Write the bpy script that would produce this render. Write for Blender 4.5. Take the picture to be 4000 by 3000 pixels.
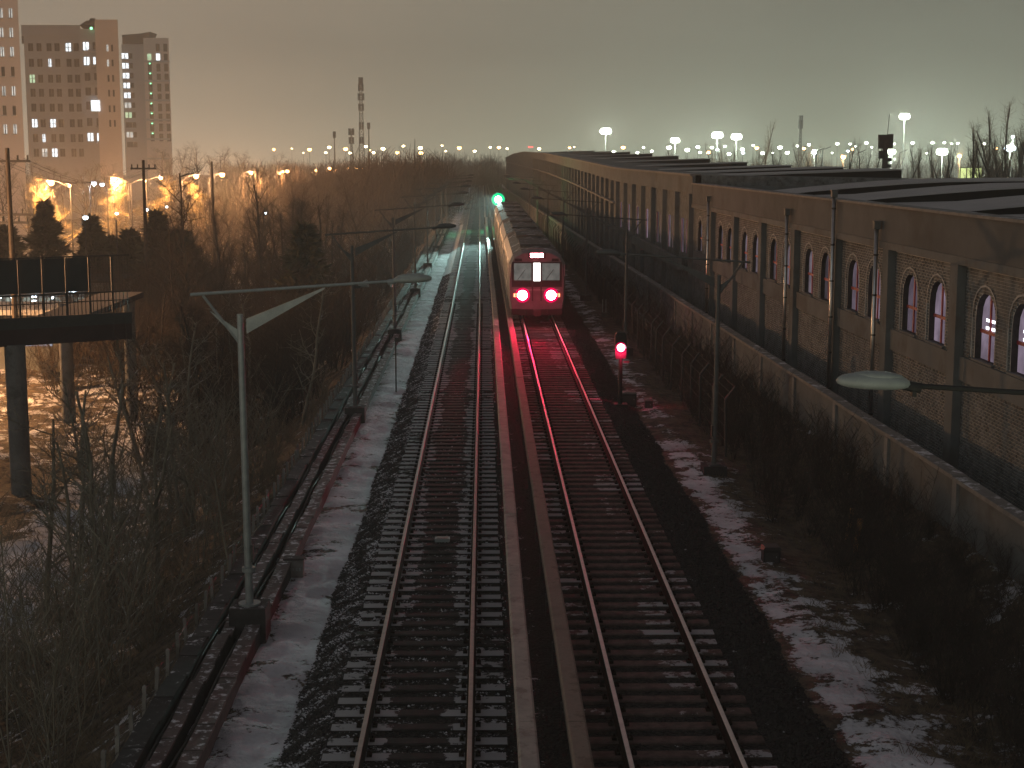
import bpy, math, random
import numpy as np
from math import radians, sin, cos, atan, tan, pi, sqrt, exp, floor
from mathutils import Vector, Matrix, noise

random.seed(7)
RNG = np.random.default_rng(7)
scene = bpy.context.scene
for o in list(bpy.data.objects):
    bpy.data.objects.remove(o)
COL = scene.collection

# ------------------------------------------------------------------ camera
FPX, CAM_H = 6010.0, 8.0
PITCH = atan(889 / FPX)
YAW = -atan(112 * cos(PITCH) / FPX)
cam_d = bpy.data.cameras.new("camera")
cam = bpy.data.objects.new("camera", cam_d)
COL.objects.link(cam)
cam.location = (0, 0, CAM_H)
cam.rotation_euler = (radians(90) - PITCH, 0, YAW)
cam_d.sensor_width = 36
cam_d.lens = 36 * FPX / 4000
cam_d.clip_start = 0.1
cam_d.clip_end = 8000
scene.camera = cam
scene.render.resolution_x, scene.render.resolution_y = 1024, 768
bpy.context.view_layer.update()
MW = Matrix.Translation((0, 0, CAM_H)) @ Matrix.Rotation(YAW, 4, 'Z') @ Matrix.Rotation(radians(90) - PITCH, 4, 'X')

def at(x, y, Y):
    """point of the place seen at photograph pixel (x, y), at world distance Y"""
    d = MW.to_3x3() @ Vector((x - 2000, 1500 - y, -FPX))
    return Vector((0, 0, CAM_H)) + d * (Y / d.y)

def onz(x, y, z):
    d = MW.to_3x3() @ Vector((x - 2000, 1500 - y, -FPX))
    return Vector((0, 0, CAM_H)) + d * ((z - CAM_H) / d.z)

# ------------------------------------------------------------------ world: light-polluted overcast night sky
world = bpy.data.worlds.new("World")
scene.world = world
world.use_nodes = True
wn, wl = world.node_tree.nodes, world.node_tree.links
wn.clear()
def W(t, **k):
    n = wn.new(t)
    for a, b in k.items():
        setattr(n, a, b)
    return n
def wmath(op, a, b=None, clamp=False):
    n = W('ShaderNodeMath', operation=op, use_clamp=clamp)
    for i, v in enumerate((a, b)):
        if v is None: continue
        if isinstance(v, (int, float)): n.inputs[i].default_value = v
        else: wl.new(v, n.inputs[i])
    return n.outputs[0]
wout = W('ShaderNodeOutputWorld')
wtc = W('ShaderNodeTexCoord')
wsep = W('ShaderNodeSeparateXYZ'); wl.new(wtc.outputs['Generated'], wsep.inputs[0])
elev = wmath('MAXIMUM', wsep.outputs[2], 0.0)
hor = wmath('POWER', math.e, wmath('MULTIPLY', elev, -6.2))       # city glow falls off with elevation
hor2 = wmath('POWER', math.e, wmath('MULTIPLY', elev, -26.0))     # low band of glow just above the horizon
side = W('ShaderNodeMapRange', interpolation_type='SMOOTHSTEP')
wl.new(wsep.outputs[0], side.inputs[0]); side.inputs[1].default_value = -0.30; side.inputs[2].default_value = 0.30
def wmix(f, a, b, mode='MIX'):
    n = W('ShaderNodeMix', data_type='RGBA', blend_type=mode)
    for i, v in ((0, f), (6, a), (7, b)):
        if isinstance(v, (int, float)): n.inputs[i].default_value = v
        elif isinstance(v, tuple): n.inputs[i].default_value = (*v, 1)
        else: wl.new(v, n.inputs[i])
    return n.outputs[2]
glow = wmix(side.outputs[0], (0.54, 0.455, 0.330), (0.205, 0.212, 0.158))
low = wmix(side.outputs[0], (0.05, 0.036, 0.024), (0.20, 0.27, 0.18))
zen = (0.058, 0.053, 0.060)
sky1 = wmix(hor, zen, glow)
lowc = wmix(hor2, (0.0, 0.0, 0.0), low)
sky2 = wmix(1.0, sky1, lowc, 'ADD')
cn = W('ShaderNodeTexNoise'); cn.inputs['Scale'].default_value = 3.2; cn.inputs['Detail'].default_value = 4
cmap = W('ShaderNodeMapping'); cmap.inputs['Scale'].default_value = (1, 1, 3.5); wl.new(wtc.outputs['Generated'], cmap.inputs[0]); wl.new(cmap.outputs[0], cn.inputs['Vector'])
crange = W('ShaderNodeMapRange'); wl.new(cn.outputs['Fac'], crange.inputs[0]); crange.inputs[1].default_value = .3; crange.inputs[2].default_value = .7; crange.inputs[3].default_value = .90; crange.inputs[4].default_value = 1.09
sky2 = wmix(1.0, sky2, crange.outputs[0], 'MULTIPLY')
bg1 = W('ShaderNodeBackground'); wl.new(sky2, bg1.inputs[0]); bg1.inputs[1].default_value = 1.0
nish = W('ShaderNodeTexSky', sky_type='NISHITA'); nish.sun_disc = False
SUN_EL, SUN_AZ = radians(24), radians(215)
nish.sun_elevation = radians(-6); nish.sun_rotation = SUN_AZ
bg2 = W('ShaderNodeBackground'); wl.new(nish.outputs[0], bg2.inputs[0]); bg2.inputs[1].default_value = 0.05
wadd = W('ShaderNodeAddShader'); wl.new(bg1.outputs[0], wadd.inputs[0]); wl.new(bg2.outputs[0], wadd.inputs[1])
wl.new(wadd.outputs[0], wout.inputs[0])

# one very weak, very soft directional light: added to stand in for an assumed lit city behind the camera
sd = bpy.data.lights.new("city_glow_sun", 'SUN'); sd.energy = 0.12; sd.angle = radians(35); sd.color = (0.70, 0.95, 1.0)
so = bpy.data.objects.new("city_glow_sun", sd); COL.objects.link(so)
so.rotation_euler = (radians(62), 0, radians(-40))

vs = scene.view_settings
scene.display_settings.display_device = 'sRGB'
vs.view_transform = 'Standard'; vs.look = 'None'; vs.exposure = 0.20; vs.gamma = 1.0; vs.use_curve_mapping = False
cy = scene.cycles
cy.max_bounces = 4; cy.diffuse_bounces = 2; cy.glossy_bounces = 2; cy.transmission_bounces = 2
cy.volume_bounces = 0; cy.transparent_max_bounces = 8
cy.caustics_reflective = False; cy.caustics_refractive = False
cy.sample_clamp_indirect = 2.0
cy.use_denoising = True

# ------------------------------------------------------------------ helpers
MAT = {}
def nmath(nt, op, a, b=None, clamp=False):
    n = nt.nodes.new('ShaderNodeMath'); n.operation = op; n.use_clamp = clamp
    for i, v in enumerate((a, b)):
        if v is None: continue
        if isinstance(v, (int, float)): n.inputs[i].default_value = v
        else: nt.links.new(v, n.inputs[i])
    return n.outputs[0]
def nnoise(nt, vec, scale, detail=4, rough=0.6):
    n = nt.nodes.new('ShaderNodeTexNoise'); n.inputs['Scale'].default_value = scale
    n.inputs['Detail'].default_value = detail; n.inputs['Roughness'].default_value = rough
    nt.links.new(vec, n.inputs['Vector']); return n.outputs['Fac']
def nmix(nt, f, a, b):
    n = nt.nodes.new('ShaderNodeMix'); n.data_type = 'RGBA'
    for i, v in ((0, f), (6, a), (7, b)):
        if isinstance(v, (int, float)): n.inputs[i].default_value = v
        elif isinstance(v, tuple): n.inputs[i].default_value = (*v, 1)
        else: nt.links.new(v, n.inputs[i])
    return n.outputs[2]
def nrange(nt, v, a, b, c=0.0, d=1.0):
    n = nt.nodes.new('ShaderNodeMapRange'); n.interpolation_type = 'SMOOTHSTEP'
    nt.links.new(v, n.inputs[0])
    for i, x in enumerate((a, b, c, d)): n.inputs[i + 1].default_value = x
    return n.outputs[0]

def mat(name, col, rough=0.7, metal=0.0, var=0.25, scale=3.0, bump=0.0, bscale=20.0,
        snow=None, stain=None, emit=None, spec=0.5):
    """procedural material in world space; snow=(amount, noise scale) lays snow on up-facing faces"""
    m = bpy.data.materials.new(name); m.use_nodes = True; nt = m.node_tree
    b = nt.nodes['Principled BSDF']
    b.inputs['Specular IOR Level'].default_value = spec
    g = nt.nodes.new('ShaderNodeNewGeometry'); pos = g.outputs['Position']
    n1 = nnoise(nt, pos, scale, 5, 0.65)
    f = nrange(nt, n1, 0.25, 0.75)
    dark = tuple(c * (1 - var) for c in col); lite = tuple(min(1, c * (1 + var)) for c in col)
    c = nmix(nt, f, dark, lite)
    if stain:
        n2 = nnoise(nt, pos, stain[1], 4, 0.7)
        c = nmix(nt, nrange(nt, n2, 0.52, 0.66, 0, stain[2]), c, stain[0])
    r = None
    if snow:
        sep = nt.nodes.new('ShaderNodeSeparateXYZ'); nt.links.new(g.outputs['Normal'], sep.inputs[0])
        up = nrange(nt, sep.outputs[2], 0.45, 0.8)
        n3 = nnoise(nt, pos, snow[1], 5, 0.7)
        k = nmath(nt, 'MULTIPLY', nrange(nt, n3, 1 - snow[0] - 0.06, 1 - snow[0] + 0.06), up)
        c = nmix(nt, k, c, (0.70, 0.70, 0.74))
    nt.links.new(c, b.inputs['Base Color'])
    b.inputs['Roughness'].default_value = rough; b.inputs['Metallic'].default_value = metal
    if bump:
        bn = nt.nodes.new('ShaderNodeBump'); bn.inputs['Strength'].default_value = bump; bn.inputs['Distance'].default_value = 0.02
        nt.links.new(nnoise(nt, pos, bscale, 4), bn.inputs['Height']); nt.links.new(bn.outputs[0], b.inputs['Normal'])
    if emit:
        b.inputs['Emission Color'].default_value = (*emit[0], 1); b.inputs['Emission Strength'].default_value = emit[1]
    MAT[name] = m
    return m

def emat(name, col, strength, var=0.0, scale=1.0):
    m = bpy.data.materials.new(name); m.use_nodes = True; nt = m.node_tree; nt.nodes.clear()
    o = nt.nodes.new('ShaderNodeOutputMaterial'); e = nt.nodes.new('ShaderNodeEmission')
    e.inputs[0].default_value = (*col, 1); e.inputs[1].default_value = strength
    if var:
        g = nt.nodes.new('ShaderNodeNewGeometry')
        f = nrange(nt, nnoise(nt, g.outputs['Position'], scale, 3), 0.3, 0.7, strength * (1 - var), strength)
        nt.links.new(f, e.inputs[1])
    if name in ('lilac_lit_window', 'dim_lilac_window'):
        oi = nt.nodes.new('ShaderNodeObjectInfo'); src = e.inputs[1].links[0].from_socket
        nt.links.new(nmath(nt, 'MULTIPLY', src, nrange(nt, oi.outputs['Random'], 0.0, 1.0, 0.45, 1.35)), e.inputs[1])
    nt.links.new(e.outputs[0], o.inputs[0]); MAT[name] = m
    return m

class MB:
    def __init__(s): s.v = []; s.f = []
    def add(s, vs_, fs):
        k = len(s.v); s.v += [tuple(p) for p in vs_]; s.f += [tuple(i + k for i in f) for f in fs]
    def box(s, x0, x1, y0, y1, z0, z1):
        s.add([(x0, y0, z0), (x1, y0, z0), (x1, y1, z0), (x0, y1, z0), (x0, y0, z1), (x1, y0, z1), (x1, y1, z1), (x0, y1, z1)],
              [(0, 3, 2, 1), (4, 5, 6, 7), (0, 1, 5, 4), (1, 2, 6, 5), (2, 3, 7, 6), (3, 0, 4, 7)])
        return s
    def tube(s, p0, p1, r0, r1=None, n=8, cap=True):
        r1 = r0 if r1 is None else r1
        p0, p1 = Vector(p0), Vector(p1); d = (p1 - p0).normalized()
        a = Vector((0, 0, 1)) if abs(d.z) < 0.9 else Vector((1, 0, 0))
        u = d.cross(a).normalized(); w = d.cross(u)
        vs_ = []
        for p, r in ((p0, r0), (p1, r1)):
            for i in range(n):
                t = 2 * pi * i / n; vs_.append(p + u * (r * cos(t)) + w * (r * sin(t)))
        fs = [(i, i + n, (i + 1) % n + n, (i + 1) % n) for i in range(n)]
        if cap: fs += [tuple(range(n)), tuple(range(2 * n - 1, n - 1, -1))]
        s.add(vs_, fs); return s
    def prism(s, prof, a, b, axis='y'):
        """profile (2D list) extruded from a to b along axis"""
        n = len(prof)
        if axis == 'y': vs_ = [(p[0], a, p[1]) for p in prof] + [(p[0], b, p[1]) for p in prof]
        elif axis == 'x': vs_ = [(a, p[0], p[1]) for p in prof] + [(b, p[0], p[1]) for p in prof]
        else: vs_ = [(p[0], p[1], a) for p in prof] + [(p[0], p[1], b) for p in prof]
        fs = [(i, (i + 1) % n, (i + 1) % n + n, i + n) for i in range(n)] + [tuple(range(n))[::-1], tuple(range(n, 2 * n))]
        s.add(vs_, fs); return s
    def sphere(s, c, r, n=10, m=6, sq=(1, 1, 1)):
        vs_ = [(c[0], c[1], c[2] - r * sq[2])]
        for j in range(1, m):
            t = -pi / 2 + pi * j / m
            for i in range(n):
                a = 2 * pi * i / n
                vs_.append((c[0] + r * sq[0] * cos(t) * cos(a), c[1] + r * sq[1] * cos(t) * sin(a), c[2] + r * sq[2] * sin(t)))
        vs_.append((c[0], c[1], c[2] + r * sq[2])); L = len(vs_) - 1
        fs = [(0, 1 + (i + 1) % n, 1 + i) for i in range(n)]
        for j in range(m - 2):
            for i in range(n):
                a = 1 + j * n + i; b_ = 1 + j * n + (i + 1) % n
                fs.append((a, b_, b_ + n, a + n))
        fs += [(L, L - n + i, L - n + (i + 1) % n) for i in range(n)]
        s.add(vs_, fs); return s
    def build(s, name, m, parent=None, smooth=False, loc=None):
        me = bpy.data.meshes.new(name); me.from_pydata(s.v, [], s.f); me.update()
        if m: me.materials.append(m)
        if smooth: me.polygons.foreach_set('use_smooth', [True] * len(me.polygons))
        o = bpy.data.objects.new(name, me); COL.objects.link(o)
        if parent: o.parent = parent
        if loc: o.location = loc
        return o

def fix(o):
    import bmesh
    bm = bmesh.new(); bm.from_mesh(o.data); bmesh.ops.recalc_face_normals(bm, faces=bm.faces); bm.to_mesh(o.data); bm.free()
    return o

def tag(o, label=None, cat=None, group=None, kind=None):
    if label: o['label'] = label
    if cat: o['category'] = cat
    if group: o['group'] = group
    if kind: o['kind'] = kind
    return o
def thing(name, label, cat, loc=(0, 0, 0), group=None, rz=0):
    o = bpy.data.objects.new(name, None); COL.objects.link(o); o.empty_display_size = 0.3
    o.location = loc; o.rotation_euler = (0, 0, rz)
    return tag(o, label, cat, group)
KIDS = {}
def copy_tree(root, loc, rz=0, label=None, group=None, scale=None):
    def rec(o, p):
        c = o.copy(); COL.objects.link(c)
        if p: c.parent = p
        for ch in [x for x in bpy_children[o.name]]: rec(ch, c)
        return c
    bpy_children = {}
    def gather(o):
        bpy_children[o.name] = list(o.children)
        for ch in o.children: gather(ch)
    gather(root)
    r = rec(root, None); r.location = loc; r.rotation_euler = (0, 0, rz)
    if scale: r.scale = scale
    if label: r['label'] = label
    if group: r['group'] = group
    return r

def tubes_mesh(name, P0, P1, R0, R1, m, n=3, parent=None, loc=None):
    """many thin tapered tubes in one mesh, vectorised"""
    P0 = np.asarray(P0, float); P1 = np.asarray(P1, float); R0 = np.asarray(R0, float); R1 = np.asarray(R1, float)
    d = P1 - P0; L = np.linalg.norm(d, axis=1, keepdims=True); L[L == 0] = 1e-6; d = d / L
    a = np.where(np.abs(d[:, 2:3]) < 0.9, np.array([[0, 0, 1.0]]), np.array([[1.0, 0, 0]]))
    u = np.cross(d, a); u /= np.linalg.norm(u, axis=1, keepdims=True); w = np.cross(d, u)
    N = len(P0); V = np.zeros((N, 2 * n, 3))
    for i in range(n):
        t = 2 * pi * i / n; k = u * cos(t) + w * sin(t)
        V[:, i] = P0 + k * R0[:, None]; V[:, n + i] = P1 + k * R1[:, None]
    base = (np.arange(N) * 2 * n)[:, None]
    F = np.concatenate([base + np.array([[i, i + n, (i + 1) % n + n, (i + 1) % n]]) for i in range(n)], axis=1).reshape(-1)
    return raw_mesh(name, V.reshape(-1, 3), F, 4, m, parent, loc)

def raw_mesh(name, V, F, k, m, parent=None, loc=None):
    me = bpy.data.meshes.new(name); nf = len(F) // k
    me.vertices.add(len(V)); me.vertices.foreach_set('co', np.ascontiguousarray(V, dtype=np.float32).reshape(-1))
    me.loops.add(len(F)); me.loops.foreach_set('vertex_index', np.ascontiguousarray(F, dtype=np.int32))
    me.polygons.add(nf); me.polygons.foreach_set('loop_start', np.arange(nf, dtype=np.int32) * k)
    me.update(calc_edges=True)
    if m: me.materials.append(m)
    o = bpy.data.objects.new(name, me); COL.objects.link(o)
    if parent: o.parent = parent
    if loc is not None: o.location = loc
    return o

def interp(x, pts):
    return float(np.interp(x, [p[0] for p in pts], [p[1] for p in pts]))

def xo(Y):                       # tracks drift slightly left far away
    return -0.0022 * max(0.0, Y - 80)

# ------------------------------------------------------------------ materials
M_ball = mat("ballast", (0.040, 0.035, 0.034), 0.95, var=0.5, scale=22, bump=0.8, bscale=45)
M_rail_side = mat("rusty_rail", (0.014, 0.009, 0.007), 0.9, var=0.3, scale=9, spec=0.1)
M_rail_top = mat("polished_steel", (0.48, 0.41, 0.36), 0.62, 0.15, var=0.15, scale=5)
M_conc = mat("concrete", (0.22, 0.21, 0.20), 0.9, var=0.22, scale=2.2, bump=0.3, stain=((0.07, 0.06, 0.05), 0.9, 0.7))
M_conc_snow = mat("concrete_dusted_with_snow", (0.12, 0.095, 0.09), 0.9, var=0.3, scale=4, bump=0.4, snow=(0.42, 5.0))
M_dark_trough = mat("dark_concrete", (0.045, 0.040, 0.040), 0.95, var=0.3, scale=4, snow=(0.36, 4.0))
M_cover = mat("weathered_cover_board", (0.40, 0.36, 0.32), 0.75, var=0.22, scale=2.5, bump=0.2, stain=((0.17, 0.13, 0.10), 3.0, 0.6))
M_steel = mat("galvanised_steel", (0.27, 0.30, 0.31), 0.45, 0.35, var=0.15, scale=6)
M_dsteel = mat("dark_painted_steel", (0.045, 0.042, 0.042), 0.6, 0.1, var=0.2)
M_black = mat("black_paint", (0.015, 0.015, 0.016), 0.6, var=0.2)
M_lum = mat("lamp_housing_plastic", (0.28, 0.31, 0.31), 0.45, 0.0, var=0.12, scale=8)
M_plaster = mat("grey_render", (0.130, 0.139, 0.140), 0.92, var=0.18, scale=0.7, bump=0.15, stain=((0.08, 0.07, 0.06), 0.5, 0.6))
M_brick = mat("brown_brick", (0.142, 0.150, 0.150), 0.9, var=0.4, scale=2.6, bump=0.25, stain=((0.05, 0.043, 0.04), 5.0, 0.8))
M_mortar = mat("pale_mortar", (0.40, 0.39, 0.38), 0.95, var=0.2, scale=3)
M_coping = mat("snow_dusted_coping", (0.20, 0.19, 0.18), 0.9, var=0.2, snow=(0.40, 2.0))
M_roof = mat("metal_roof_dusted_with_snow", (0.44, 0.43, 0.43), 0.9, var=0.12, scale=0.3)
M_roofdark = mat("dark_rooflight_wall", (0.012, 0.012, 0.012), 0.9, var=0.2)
M_redframe = mat("red_window_frame", (0.26, 0.015, 0.035), 0.6, var=0.2)
M_train = mat("brushed_train_body", (0.36, 0.34, 0.34), 0.38, 0.5, var=0.12, scale=1.5)
M_trainroof = mat("dirty_train_roof", (0.08, 0.07, 0.068), 0.8, var=0.3, scale=1.2, snow=(0.40, 1.5))
M_woodtwig = mat("dark_wood_twigs", (0.062, 0.043, 0.031), 0.95, var=0.35, scale=0.5)
M_twig = mat("winter_twigs", (0.21, 0.165, 0.115), 0.95, var=0.35, scale=1.5)
M_twigpale = mat("pale_bark", (0.20, 0.18, 0.14), 0.95, var=0.3, scale=2.5, snow=(0.42, 5))
M_bark = mat("dark_bark", (0.055, 0.042, 0.032), 0.95, var=0.4, scale=5, bump=0.4)
M_needle = mat("pine_needles", (0.055, 0.050, 0.024), 0.9, var=0.4, scale=1.5)
M_yellowtwig = mat("yellow_willow_twigs", (0.20, 0.150, 0.065), 0.9, var=0.35, scale=1.0)
M_grass = mat("dead_grass", (0.17, 0.13, 0.08), 0.95, var=0.4, scale=2)
M_deck = mat("maroon_footbridge_paint", (0.045, 0.020, 0.020), 0.7, var=0.25, scale=1.5)
M_pier = mat("stained_concrete_column", (0.17, 0.165, 0.16), 0.9, var=0.25, scale=1.2, bump=0.3, stain=((0.08, 0.075, 0.07), 1.6, 0.7))
M_towgrey = mat("grey_tower_render", (0.38, 0.39, 0.42), 0.9, var=0.08, scale=0.1)
M_towpink = mat("pinkish_tower_render", (0.60, 0.52, 0.49), 0.9, var=0.08, scale=0.1)
M_winglass = mat("dark_window_glass", (0.012, 0.011, 0.012), 0.5, var=0.2)
M_wood = mat("orange_wood", (0.60, 0.33, 0.14), 0.8, var=0.3, scale=9)
E_orange = emat("sodium_lamp", (1.0, 0.50, 0.16), 18)
E_warm = emat("warm_lamp", (1.0, 0.78, 0.42), 14)
E_white = emat("white_lamp", (0.92, 1.0, 0.80), 16)
E_blue = emat("cold_white_lamp", (0.75, 0.9, 1.0), 12)
E_redlamp = emat("distant_red_lamp", (1.0, 0.12, 0.10), 4)
E_tail = emat("red_tail_lamp", (1.0, 0.30, 0.36), 40)
E_tail2 = emat("amber_marker", (1.0, 0.22, 0.10), 5)
E_sigred = emat("red_signal_lens", (1.0, 0.33, 0.42), 30)
E_siggreen = emat("green_signal_lens", (0.35, 1.0, 0.72), 30)
E_cab = emat("lit_train_window", (0.80, 0.76, 0.70), 0.17, 0.45, 2.5)
E_door = emat("bright_train_door", (1.0, 0.98, 0.93), 2.2)
E_win = emat("lit_room", (0.85, 0.95, 1.0), 2.2, 0.55, 1.2)
E_wingreen = emat("greenish_lit_room", (0.70, 1.0, 0.62), 0.8, 0.4, 1.2)
E_windim = emat("dimly_lit_window", (0.60, 0.62, 0.58), 1.1, 0.6, 0.8)
E_hall = emat("lilac_lit_window", (0.56, 0.44, 0.58), 0.31, 0.5, 1.3)
E_halldim = emat("dim_lilac_window", (0.44, 0.36, 0.44), 0.24, 0.6, 1.3)
E_tube = emat("bright_strip_light", (0.9, 0.93, 1.0), 3.0)
E_bill = emat("lit_yellow_panel", (0.86, 1.0, 0.40), 1.0, 0.15, 0.4)
E_shop = emat("shop_light", (0.66, 0.75, 0.66), 0.50, 0.6, 1.2)
E_wallblue = emat("lit_hut_light", (0.62, 0.68, 0.85), 0.55, 0.4, 1.0)
E_dotgreen = emat("green_beacon", (0.25, 1.0, 0.45), 3)

def point(name, loc, col, power, size=0.15, parent=None):
    l = bpy.data.lights.new(name, 'POINT'); l.energy = power; l.color = col; l.shadow_soft_size = size
    o = bpy.data.objects.new(name, l); COL.objects.link(o); o.location = loc
    if parent: o.parent = parent
    return o

# ------------------------------------------------------------------ terrain
LPROF = [(-900, -4.0), (-60, -4.0), (-12, -3.9), (-9.5, -3.3), (-6.6, -1.5), (-5.3, -0.62), (-4.6, -0.52), (-3.7, -0.47),
         (-3.0, -0.52), (-2.4, -0.60), (4.3, -0.62), (5.2, -0.60), (6.1, -0.55), (7.5, -0.75), (9.0, -0.45), (10.0, 0.08), (11, 0.02), (900, 0.0)]
PX_, PZ_ = [p[0] for p in LPROF], [p[1] for p in LPROF]
def fbm(x, y, s, o=4):
    return noise.fractal(Vector((x * s, y * s, 0.37)), 1.0, 2.0, o)
def gz(X, Y):
    z = float(np.interp(X, PX_, PZ_))
    a = 0.045 if -5.4 < X < 6.4 else min(0.45, 0.03 + 0.06 * (abs(X + 5.4 if X < 0 else X - 6.4)))
    if X > 9.5: a = 0.05
    return z + a * fbm(X, Y, 0.35) + 0.035 * fbm(X, Y, 2.1, 4)

xs = np.unique(np.round(np.concatenate([np.linspace(-900, -200, 8), np.linspace(-200, -40, 17), np.linspace(-40, -14, 40), np.linspace(-14, -6, 50),
                               np.linspace(-6, -2.2, 44), np.linspace(-2.2, 4.4, 8), np.linspace(4.4, 12, 60), np.linspace(12, 60, 10), np.linspace(60, 900, 10)]), 4))
ys = [6.0]
while ys[-1] < 1000: ys.append(ys[-1] + max(0.14, ys[-1] * 0.0095))
ys = np.array(ys)
V = np.zeros((len(ys), len(xs), 3)); SN = np.zeros((len(ys), len(xs)))
def snow_cov(X, Y):
    c = interp(X, [(-80, .30), (-30, .34), (-17, .36), (-14.2, .50), (-12, .56), (-9.5, .44), (-6.5, .34), (-5.3, .40), (-4.4, .45), (-3.9, .62), (-3.4, .74), (-3.0, .68), (-2.75, .55), (-2.3, .40),
                   (4.6, .20), (5.15, .34), (5.5, .64), (5.9, .62), (6.4, .42), (7.2, .33), (9.0, .26), (9.6, .34), (10.3, .48), (11, .5)])
    if X > 5.4 and Y > 46: c -= 0.12
    if X > 6.2 and Y < 30: c += 0.10
    # trodden snow path on the lower ground at the left, running towards the columns
    cx = -13.3 - 0.035 * (Y - 40)
    c += 0.42 * exp(-((X - cx) / 0.9) ** 2) if Y < 70 else 0
    if X < -15 and Y > 60: c += 0.12
    return c
for j, Y in enumerate(ys):
    for i, X in enumerate(xs):
        V[j, i] = (X, Y, gz(X, Y)); SN[j, i] = snow_cov(X, Y)
ny, nx = len(ys), len(xs)
idx = np.arange(ny * nx).reshape(ny, nx)
F = np.stack([idx[:-1, :-1], idx[:-1, 1:], idx[1:, 1:], idx[1:, :-1]], -1).reshape(-1)
M_ground = bpy.data.materials.new("snowy_ground"); M_ground.use_nodes = True
nt = M_ground.node_tree; b = nt.nodes['Principled BSDF']
g = nt.nodes.new('ShaderNodeNewGeometry'); pos = g.outputs['Position']
att = nt.nodes.new('ShaderNodeAttribute'); att.attribute_name = 'snow'
nA = nnoise(nt, pos, 1.1, 6, 0.72); nB = nnoise(nt, pos, 9.0, 4, 0.7)
k = nmath(nt, 'ADD', att.outputs['Fac'], nmath(nt, 'ADD', nmath(nt, 'MULTIPLY', nmath(nt, 'SUBTRACT', nA, 0.5), 1.5), nmath(nt, 'MULTIPLY', nmath(nt, 'SUBTRACT', nB, 0.5), 0.5)))
k = nrange(nt, k, 0.50, 0.58)
soil = nmix(nt, nrange(nt, nnoise(nt, pos, 3.0, 5), 0.35, 0.65), (0.030, 0.022, 0.016), (0.135, 0.100, 0.066))
snowc = nmix(nt, nrange(nt, nnoise(nt, pos, 0.6, 4), 0.35, 0.65), (0.50, 0.50, 0.54), (0.80, 0.80, 0.85))
nt.links.new(nmix(nt, k, soil, snowc), b.inputs['Base Color']); b.inputs['Roughness'].default_value = 0.9
bn = nt.nodes.new('ShaderNodeBump'); bn.inputs['Strength'].default_value = 0.9; bn.inputs['Distance'].default_value = 0.09
hh = nmath(nt, 'ADD', nmath(nt, 'MULTIPLY', k, 0.5), nmath(nt, 'ADD', nnoise(nt, pos, 7, 5), nmath(nt, 'MULTIPLY', nnoise(nt, pos, 1.6, 3), 2.0)))
nt.links.new(hh, bn.inputs['Height']); nt.links.new(bn.outputs[0], b.inputs['Normal'])
ground = raw_mesh("ground", V.reshape(-1, 3), F, 4, M_ground)
a_ = ground.data.attributes.new('snow', 'FLOAT', 'POINT'); a_.data.foreach_set('value', SN.reshape(-1).astype(np.float32))
ground.data.polygons.foreach_set('use_smooth', [True] * len(ground.data.polygons))
tag(ground, kind='structure')

# ballast bed, a low trapezoid with uneven top
BP = [(-3.05, -0.62), (-2.75, -0.46), (-2.35, -0.27), (-2.2, -0.235), (-1.7, -0.225), (-0.96, -0.235), (-0.2, -0.225), (0.3, -0.26), (0.9, -0.30), (1.5, -0.26), (2.0, -0.225), (2.7, -0.24),
      (3.4, -0.225), (3.95, -0.235), (4.3, -0.29), (4.8, -0.47), (5.35, -0.66)]
bx_ = np.linspace(-3.05, 5.35, 110)
by_ = [12.0]
while by_[-1] < 900: by_.append(by_[-1] + max(0.07, by_[-1] * 0.006))
by_ = np.array(by_)
V = np.zeros((len(by_), len(bx_), 3)); SN = np.zeros((len(by_), len(bx_)))
for j, Y in enumerate(by_):
    for i, X in enumerate(bx_):
        z = interp(X, BP) + 0.022 * noise.noise(Vector((X * 9, Y * 9, 1))) + 0.015 * noise.noise(Vector((X * 2, Y * 2, 5)))
        V[j, i] = (X + xo(Y), Y, z)
        dl = abs(X + 0.96)
        c = 0.30 if X < 0.9 else 0.12
        if X < -2.2: c = 0.46 + 0.12 * (-2.2 - X)
        elif X < 0.3: c = 0.34 + 0.10 * min(1, dl / 0.7)
        if X > 4.0: c = 0.20 + 0.12 * max(0, X - 4.5)
        if 60 < Y < 190 and -3 < X < 0.5: c += 0.32 * min(1, (Y - 60) / 12)
        SN[j, i] = c
ny, nx = len(by_), len(bx_)
idx = np.arange(ny * nx).reshape(ny, nx)
F = np.stack([idx[:-1, :-1], idx[:-1, 1:], idx[1:, 1:], idx[1:, :-1]], -1).reshape(-1)
M_bed = bpy.data.materials.new("ballast_bed"); M_bed.use_nodes = True
nt = M_bed.node_tree; b = nt.nodes['Principled BSDF']
g = nt.nodes.new('ShaderNodeNewGeometry'); pos = g.outputs['Position']
att = nt.nodes.new('ShaderNodeAttribute'); att.attribute_name = 'snow'
vo = nt.nodes.new('ShaderNodeTexVoronoi'); vo.inputs['Scale'].default_value = 17; nt.links.new(pos, vo.inputs['Vector'])
k = nmath(nt, 'ADD', att.outputs['Fac'], nmath(nt, 'ADD', nmath(nt, 'MULTIPLY', nmath(nt, 'SUBTRACT', nnoise(nt, pos, 2.2, 5, 0.7), 0.5), 1.3), nmath(nt, 'MULTIPLY', nmath(nt, 'SUBTRACT', nnoise(nt, pos, 13, 3, 0.7), 0.5), 0.9)))
k = nrange(nt, k, 0.50, 0.57)
stone = nmix(nt, nrange(nt, vo.outputs['Distance'], 0.0, 0.6), (0.042, 0.036, 0.034), (0.005, 0.0045, 0.0045))
nt.links.new(nmix(nt, k, stone, (0.50, 0.50, 0.53)), b.inputs['Base Color']); b.inputs['Roughness'].default_value = 0.95
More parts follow.
